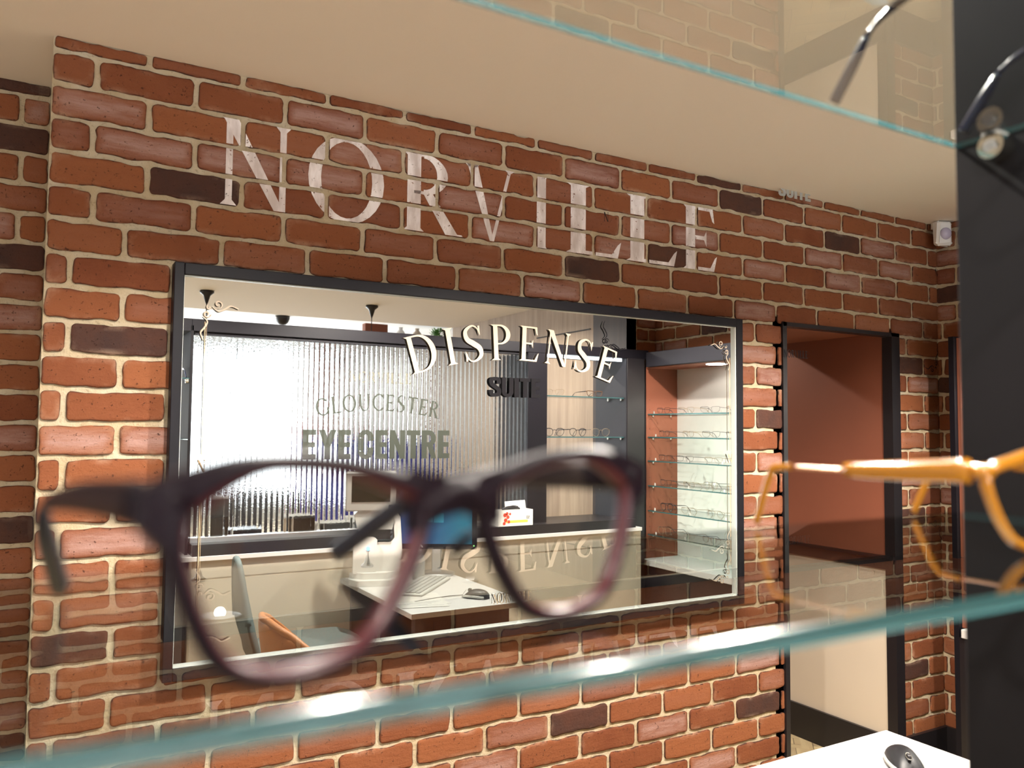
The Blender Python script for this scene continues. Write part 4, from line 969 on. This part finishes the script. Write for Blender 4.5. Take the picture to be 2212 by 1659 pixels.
b.build('printed_number', M['black2'], gb, local=True)
b = MB(); b.add([(-.055, .0, .078), (.045, .0, .078), (.030, .004, .095), (.0, .006, .100), (-.035, .004, .094)], [(0, 1, 2, 3, 4)]); b.tube(spline([(-.06, 0, .078), (-.03, .012, .092), (.01, .014, .090), (.04, .006, .080)], 5), .006, 8, flat=.5); b.build('glove_tuft', M['black2'], gb, local=True)
b = MB(); b.add([(-.020, -.035, .078), (.100, -.035, .078), (.100, -.045, .118), (-.020, -.045, .114)], [(0, 1, 2, 3)]); b.build('lid_flap', M['paper'], gb, local=True)

# chairs
def shell_chair(name, label, x, y, rz, m, zt, zs, lean, wid, quilt=False):
    """local +x is the way the sitter faces"""
    t = thing(name, label, 'chair', (x, y, -ZF), rotz=rz)
    H = zt+ZF; Z0 = zs+ZF; b = MB(); nv, nh = 9, 17; vs = []
    def ptn(i, j, off):
        v = i/(nv-1); a = (-1+2*j/(nh-1)); ang = a*wid; top = Z0+(H-Z0)*(1-.62*abs(a)**2.2)
        z = Z0+(top-Z0)*v; r = .20+lean*v
        dx = -r*math.cos(ang)*1.0; dy = r*math.sin(ang)*1.05
        q = Vector((dx, dy, z)); n = Vector((dx, dy, 0)).normalized(); pf = off*(1-.65*v**6)
        if quilt: pf += .006*abs(math.sin((a*3+v*2)*PI))*abs(math.sin((a*3-v*2)*PI))*(1 if off > 0 else -1)
        return q+n*pf
    for off in (.018, -.018):
        for i in range(nv):
            for j in range(nh): vs.append(ptn(i, j, off))
    n = nv*nh; fs = []
    for i in range(nv-1):
        for j in range(nh-1):
            a = i*nh+j; fs.append((a, a+1, a+nh+1, a+nh)[::-1]); fs.append((n+a, n+a+1, n+a+nh+1, n+a+nh))
    for j in range(nh-1): fs += [((nv-1)*nh+j, (nv-1)*nh+j+1, n+(nv-1)*nh+j+1, n+(nv-1)*nh+j)[::-1], (j, j+1, n+j+1, n+j)]
    for i in range(nv-1): fs += [(i*nh, (i+1)*nh, n+(i+1)*nh, n+i*nh)[::-1], (i*nh+nh-1, (i+1)*nh+nh-1, n+(i+1)*nh+nh-1, n+i*nh+nh-1)]
    b.add(vs, fs, True); b.build('backrest', m, t, local=True, subd=1)
    b = MB(); pts = [(-.19*math.cos(q*PI/8-PI/2)*1.0, .20*math.sin(q*PI/8-PI/2)) for q in range(9)]+[(.20, .18), (.235, .10), (.24, 0), (.235, -.10), (.20, -.18)]
    b.prism(pts, Z0-.035, Z0+.035, 'z'); b.build('seat', m, t, local=True, bevel=.012)
    b = MB(); b.tube(spline([ptn(nv-1, j, 0) for j in range(nh)], 3), .012, 8); b.build('piping', m, t, local=True)
    for sx, sy in ((1, 1), (1, -1), (-1, 1), (-1, -1)):
        b = MB(); b.cyl((sx*.20, sy*.19, 0), (sx*.12, sy*.12, Z0-.03), .009, .013, 12); b.build('leg', M['black'], t, local=True)
    return t
shell_chair('tub_chair', 'tan quilted leather tub chair near the desk, reflected in the mirror', .935, -.92, 0, M['fabric_o'], -.65, -.92, .05, 1.35, True)
shell_chair('side_chair', 'slim petrol grey chair seen edge-on against the low cream wall', .95, -1.385, 0, M['fabric_g'], -.515, -.90, .06, .45)

# ---------------------------------------------------------------- ceiling things
for i, (x, y) in enumerate(LAMPS):
    t = thing('ceiling_downlight', 'white round ceiling downlight over the brick wall, %s' % ('left one', 'middle one', 'right one')[i], 'light', (x, y, ZC-.012))
    b = MB(); b.lathe([(.036, .002), (.050, 0), (.052, .004), (.050, .0118), (.036, .0118)], n=28); b.build('trim_ring', M['whitep'], t, local=True)
    b = MB(); b.cyl((0, 0, .0060), (0, 0, .0075), .035, n=24); b.build('diffuser', M['lampd'], t, local=True)
for i, (x, y) in enumerate(((.887, -3.40), (1.975, -3.42))):
    t = thing('pendant_light', 'black pendant cord and ceiling rose, %s one in the mirror' % ('left', 'right')[i], 'light', (x, y, ZC))
    b = MB(); b.lathe([(.001, 0), (.042, -.002), (.044, -.012), (.022, -.03), (.016, -.05), (.010, -.07), (.004, -.085), (.001, -.085)], n=20); b.build('ceiling_rose', M['black2'], t, local=True)
    b = MB(); b.cyl((0, 0, -.08), (0, 0, -.34), .003, n=8); b.build('cord', M['black2'], t, local=True)
    b = MB(); b.lathe([(.001, -.44), (.018, -.43), (.020, -.36), (.010, -.34), (.001, -.335)], n=16); b.build('lamp_holder', M['black2'], t, local=True)
t = thing('motion_sensor', 'white motion sensor high in the corner under the ceiling', 'sensor', (3.096, -.062, .742), rotz=math.radians(-20))
b = MB(); b.box(-.033, .033, -.018, .018, 0, .096, bev=.008); b.build('sensor_body', M['whitep'], t, local=True, bevel=.004)
b = MB(); b.lathe([(.024, 0), (.0225, .007), (.017, .013), (.009, .0165), (.001, .0175)], n=20); b.v = [Vector((p.x, -.017-p.z, .045+p.y)) for p in b.v]; b.build('sensor_lens', M['lilac'], t, local=True)
b = MB(); b.box(-.016, .016, .016, .045, .075, .100); b.build('bracket', M['whitep'], t, local=True)
for i, (x, y) in enumerate(SHOPL+HIL):  # fittings made up for the added shop lamps, all but the second
    kk = 2.0 if i == 1 else 1.0
    t = thing('ceiling_downlight', 'white round downlight over the shop side, %s' % ('added unseen left of the pendants', 'before the left pendant', 'added unseen before the right pendant', 'added unseen over the left brick wall', 'added unseen on high ceiling near left', 'added unseen on high ceiling near right', 'added unseen on high ceiling far left', 'added unseen on high ceiling far right')[i], 'light', (x, y, ZC-.012 if i < 4 else 1.17-.012))
    b = MB(); b.lathe([(.036, .002), (.050, 0), (.052, .004), (.050, .0118), (.036, .0118)], n=28); b.build('trim_ring', M['whitep'], t, local=True)
    b = MB(); b.cyl((0, 0, .0060), (0, 0, .0075), .035, n=24); b.build('diffuser', M['lampd'], t, local=True)
    t.scale = (kk, kk, 1)
# security dome and a far lamp on the higher ceiling of the shop
t = thing('security_camera', 'dark dome security camera on the high shop ceiling in the mirror', 'camera', (2.21, -6.75, 1.17))
b = MB(); b.lathe([(.001, 0), (.075, 0), (.075, -.03), (.06, -.07), (.035, -.095), (.001, -.10)], n=20); b.build('dome', M['black2'], t, local=True)
t = thing('ceiling_light', 'round white ceiling light beside the dome camera in the mirror', 'light', (2.03, -6.95, 1.17))
b = MB(); b.lathe([(.001, 0), (.16, 0), (.16, -.02), (.14, -.03), (.001, -.03)], n=24); b.build('diffuser', M['lampw'], t, local=True)

# ---------------------------------------------------------------- shop things behind the glass (seen in the mirror)
cn = thing('shop_counter', 'pale shop counter against the far side of the reeded glass', 'counter', (1.2, -1.98, -ZF))
b = MB(); b.box(.66, 2.16, -2.14, -1.775, -.545, -.520); b.build('countertop', M['white'], cn)
b = MB(); b.box(.68, 2.14, -2.12, -1.79, -ZF, -.545); b.build('counter_body', M['dgrey'], cn)
def bx(name, lab, x0, x1, y0, y1, z0, z1, m, cat='box', lidm=None):
    t = thing(name, lab, cat, ((x0+x1)/2, (y0+y1)/2, z0))
    b = MB(); b.box(x0, x1, y0, y1, z0, z1, bev=.003); b.build('box_body', m, t)
    b = MB(); b.box(x0-.003, x1+.003, y0-.003, y1+.003, z1, z1+.012, bev=.002); b.build('lid', lidm or m, t)
    return t
Z1 = -.5198
bx('carton', 'brown cardboard carton behind the reeded glass, mid counter', 1.02, 1.13, -1.93, -1.83, Z1, -.42, M['card'], lidm=M['paper'])
bx('carton', 'white carton behind the reeded glass, right of the brown one', 1.16, 1.30, -1.93, -1.83, Z1, -.46, M['paper'])
bx('carton', 'second white carton behind the reeded glass, nearest the eye-test machine', 1.315, 1.43, -1.93, -1.83, Z1, -.44, M['paper'])
bx('printer', 'black printer-like device low behind the reeded glass', .76, .89, -1.95, -1.83, Z1, -.47, M['black2'], 'machine')
t = thing('lens_machine', 'white lens machine at the left behind the reeded glass', 'machine', (.70, -1.90, Z1))
b = MB(); b.box(.67, .74, -1.96, -1.85, Z1, -.40, bev=.004); b.build('machine_base', M['card'], t)
b = MB(); b.box(.66, .75, -1.97, -1.84, -.40, -.31, bev=.010); b.build('machine_head', M['whitep'], t)
# far in the shop
def slab(name, lab, cat, x0, x1, y0, y1, z0, z1, m):
    t = thing(name, lab, cat, ((x0+x1)/2, (y0+y1)/2, -ZF))
    b = MB(); b.box(x0, x1, y0, y1, z0, z1, bev=.006); b.build('panel', m, t)
    b = MB(); b.box(x0-.02, x1+.02, y0-.06, y1+.06, -ZF, max(z0, -ZF+.06)); b.build('foot', M['dgrey'], t)
slab('display_board', 'terracotta display board standing far back in the shop, near the right end of the glass', 'board', 4.55, 5.25, -6.6, -6.5, -ZF+.06, .95, M['terra'])
slab('display_board', 'tall terracotta board rising above the black screen beam in the mirror', 'board', 3.04, 3.30, -6.6, -6.5, -ZF+.06, 1.13, M['terra'])
slab('banner', 'bright blue banner blurred behind the reeded glass, left of the monitor', 'banner', 2.30, 2.95, -5.1, -5.06, -ZF+.06, -.10, M['bluep'])
slab('poster_board', 'red-topped poster board blurred behind the reeded glass', 'board', 2.32, 2.5, -5.30, -5.26, -ZF+.06, .04, M['redp'])
slab('cabinet', 'dark low cabinet blurred behind the reeded glass at left', 'cabinet', 1.05, 1.75, -5.4, -5.0, -ZF+.06, -.52, M['dgrey'])
slab('cabinet', 'dark low cabinet blurred behind the reeded glass at right', 'cabinet', 2.9, 4.4, -5.9, -5.5, -ZF+.06, -.45, M['dgrey'])
slab('display_case', 'tall pale display case behind the reeded glass', 'cabinet', 3.45, 4.35, -6.8, -6.5, -ZF+.06, .97, M['wallshop'])
for (x, lab, m) in ((3.40, 'white vase on top of the pale display case, at its left end', M['whitep']), (3.60, 'cream vase on top of the pale display case, right of the white vase', M['decal'])):
    b = MB(); b.lathe([(.001, 0), (.035, 0), (.055, .05), (.045, .10), (.020, .13), (.024, .155), (.001, .155)], n=20)
    X = x+.10; o = b.build('vase', m, None, local=True); o.location = W(X, -6.62, .9705); tag(o, lab, 'vase')
t = thing('potted_plant', 'small leafy green plant above the display case in the mirror', 'plant', (3.95, -6.62, .9705))
b = MB(); b.lathe([(.001, 0), (.05, 0), (.06, .05), (.001, .05)], n=16); b.build('pot', M['whitep'], t, local=True)
b = MB()
rr = random.Random(3)
for i in range(150):
    a = rr.random()*6.28; e = rr.random()*1.4; l = .05+rr.random()*.08; d = Vector((math.cos(a)*math.cos(e), math.sin(a)*math.cos(e), math.sin(e)))
    c = Vector((0, 0, .05)); p = c+d*l; s_ = d.cross(Vector((0, 0, 1))).normalized()*.012; u = Vector((0, 0, .012))
    b.add([p-d*.018, p+s_+u*.3, p+d*.022, p-s_+u*.3], [(0, 1, 2, 3)])
b.build('foliage', M['leafm'], t, local=True)
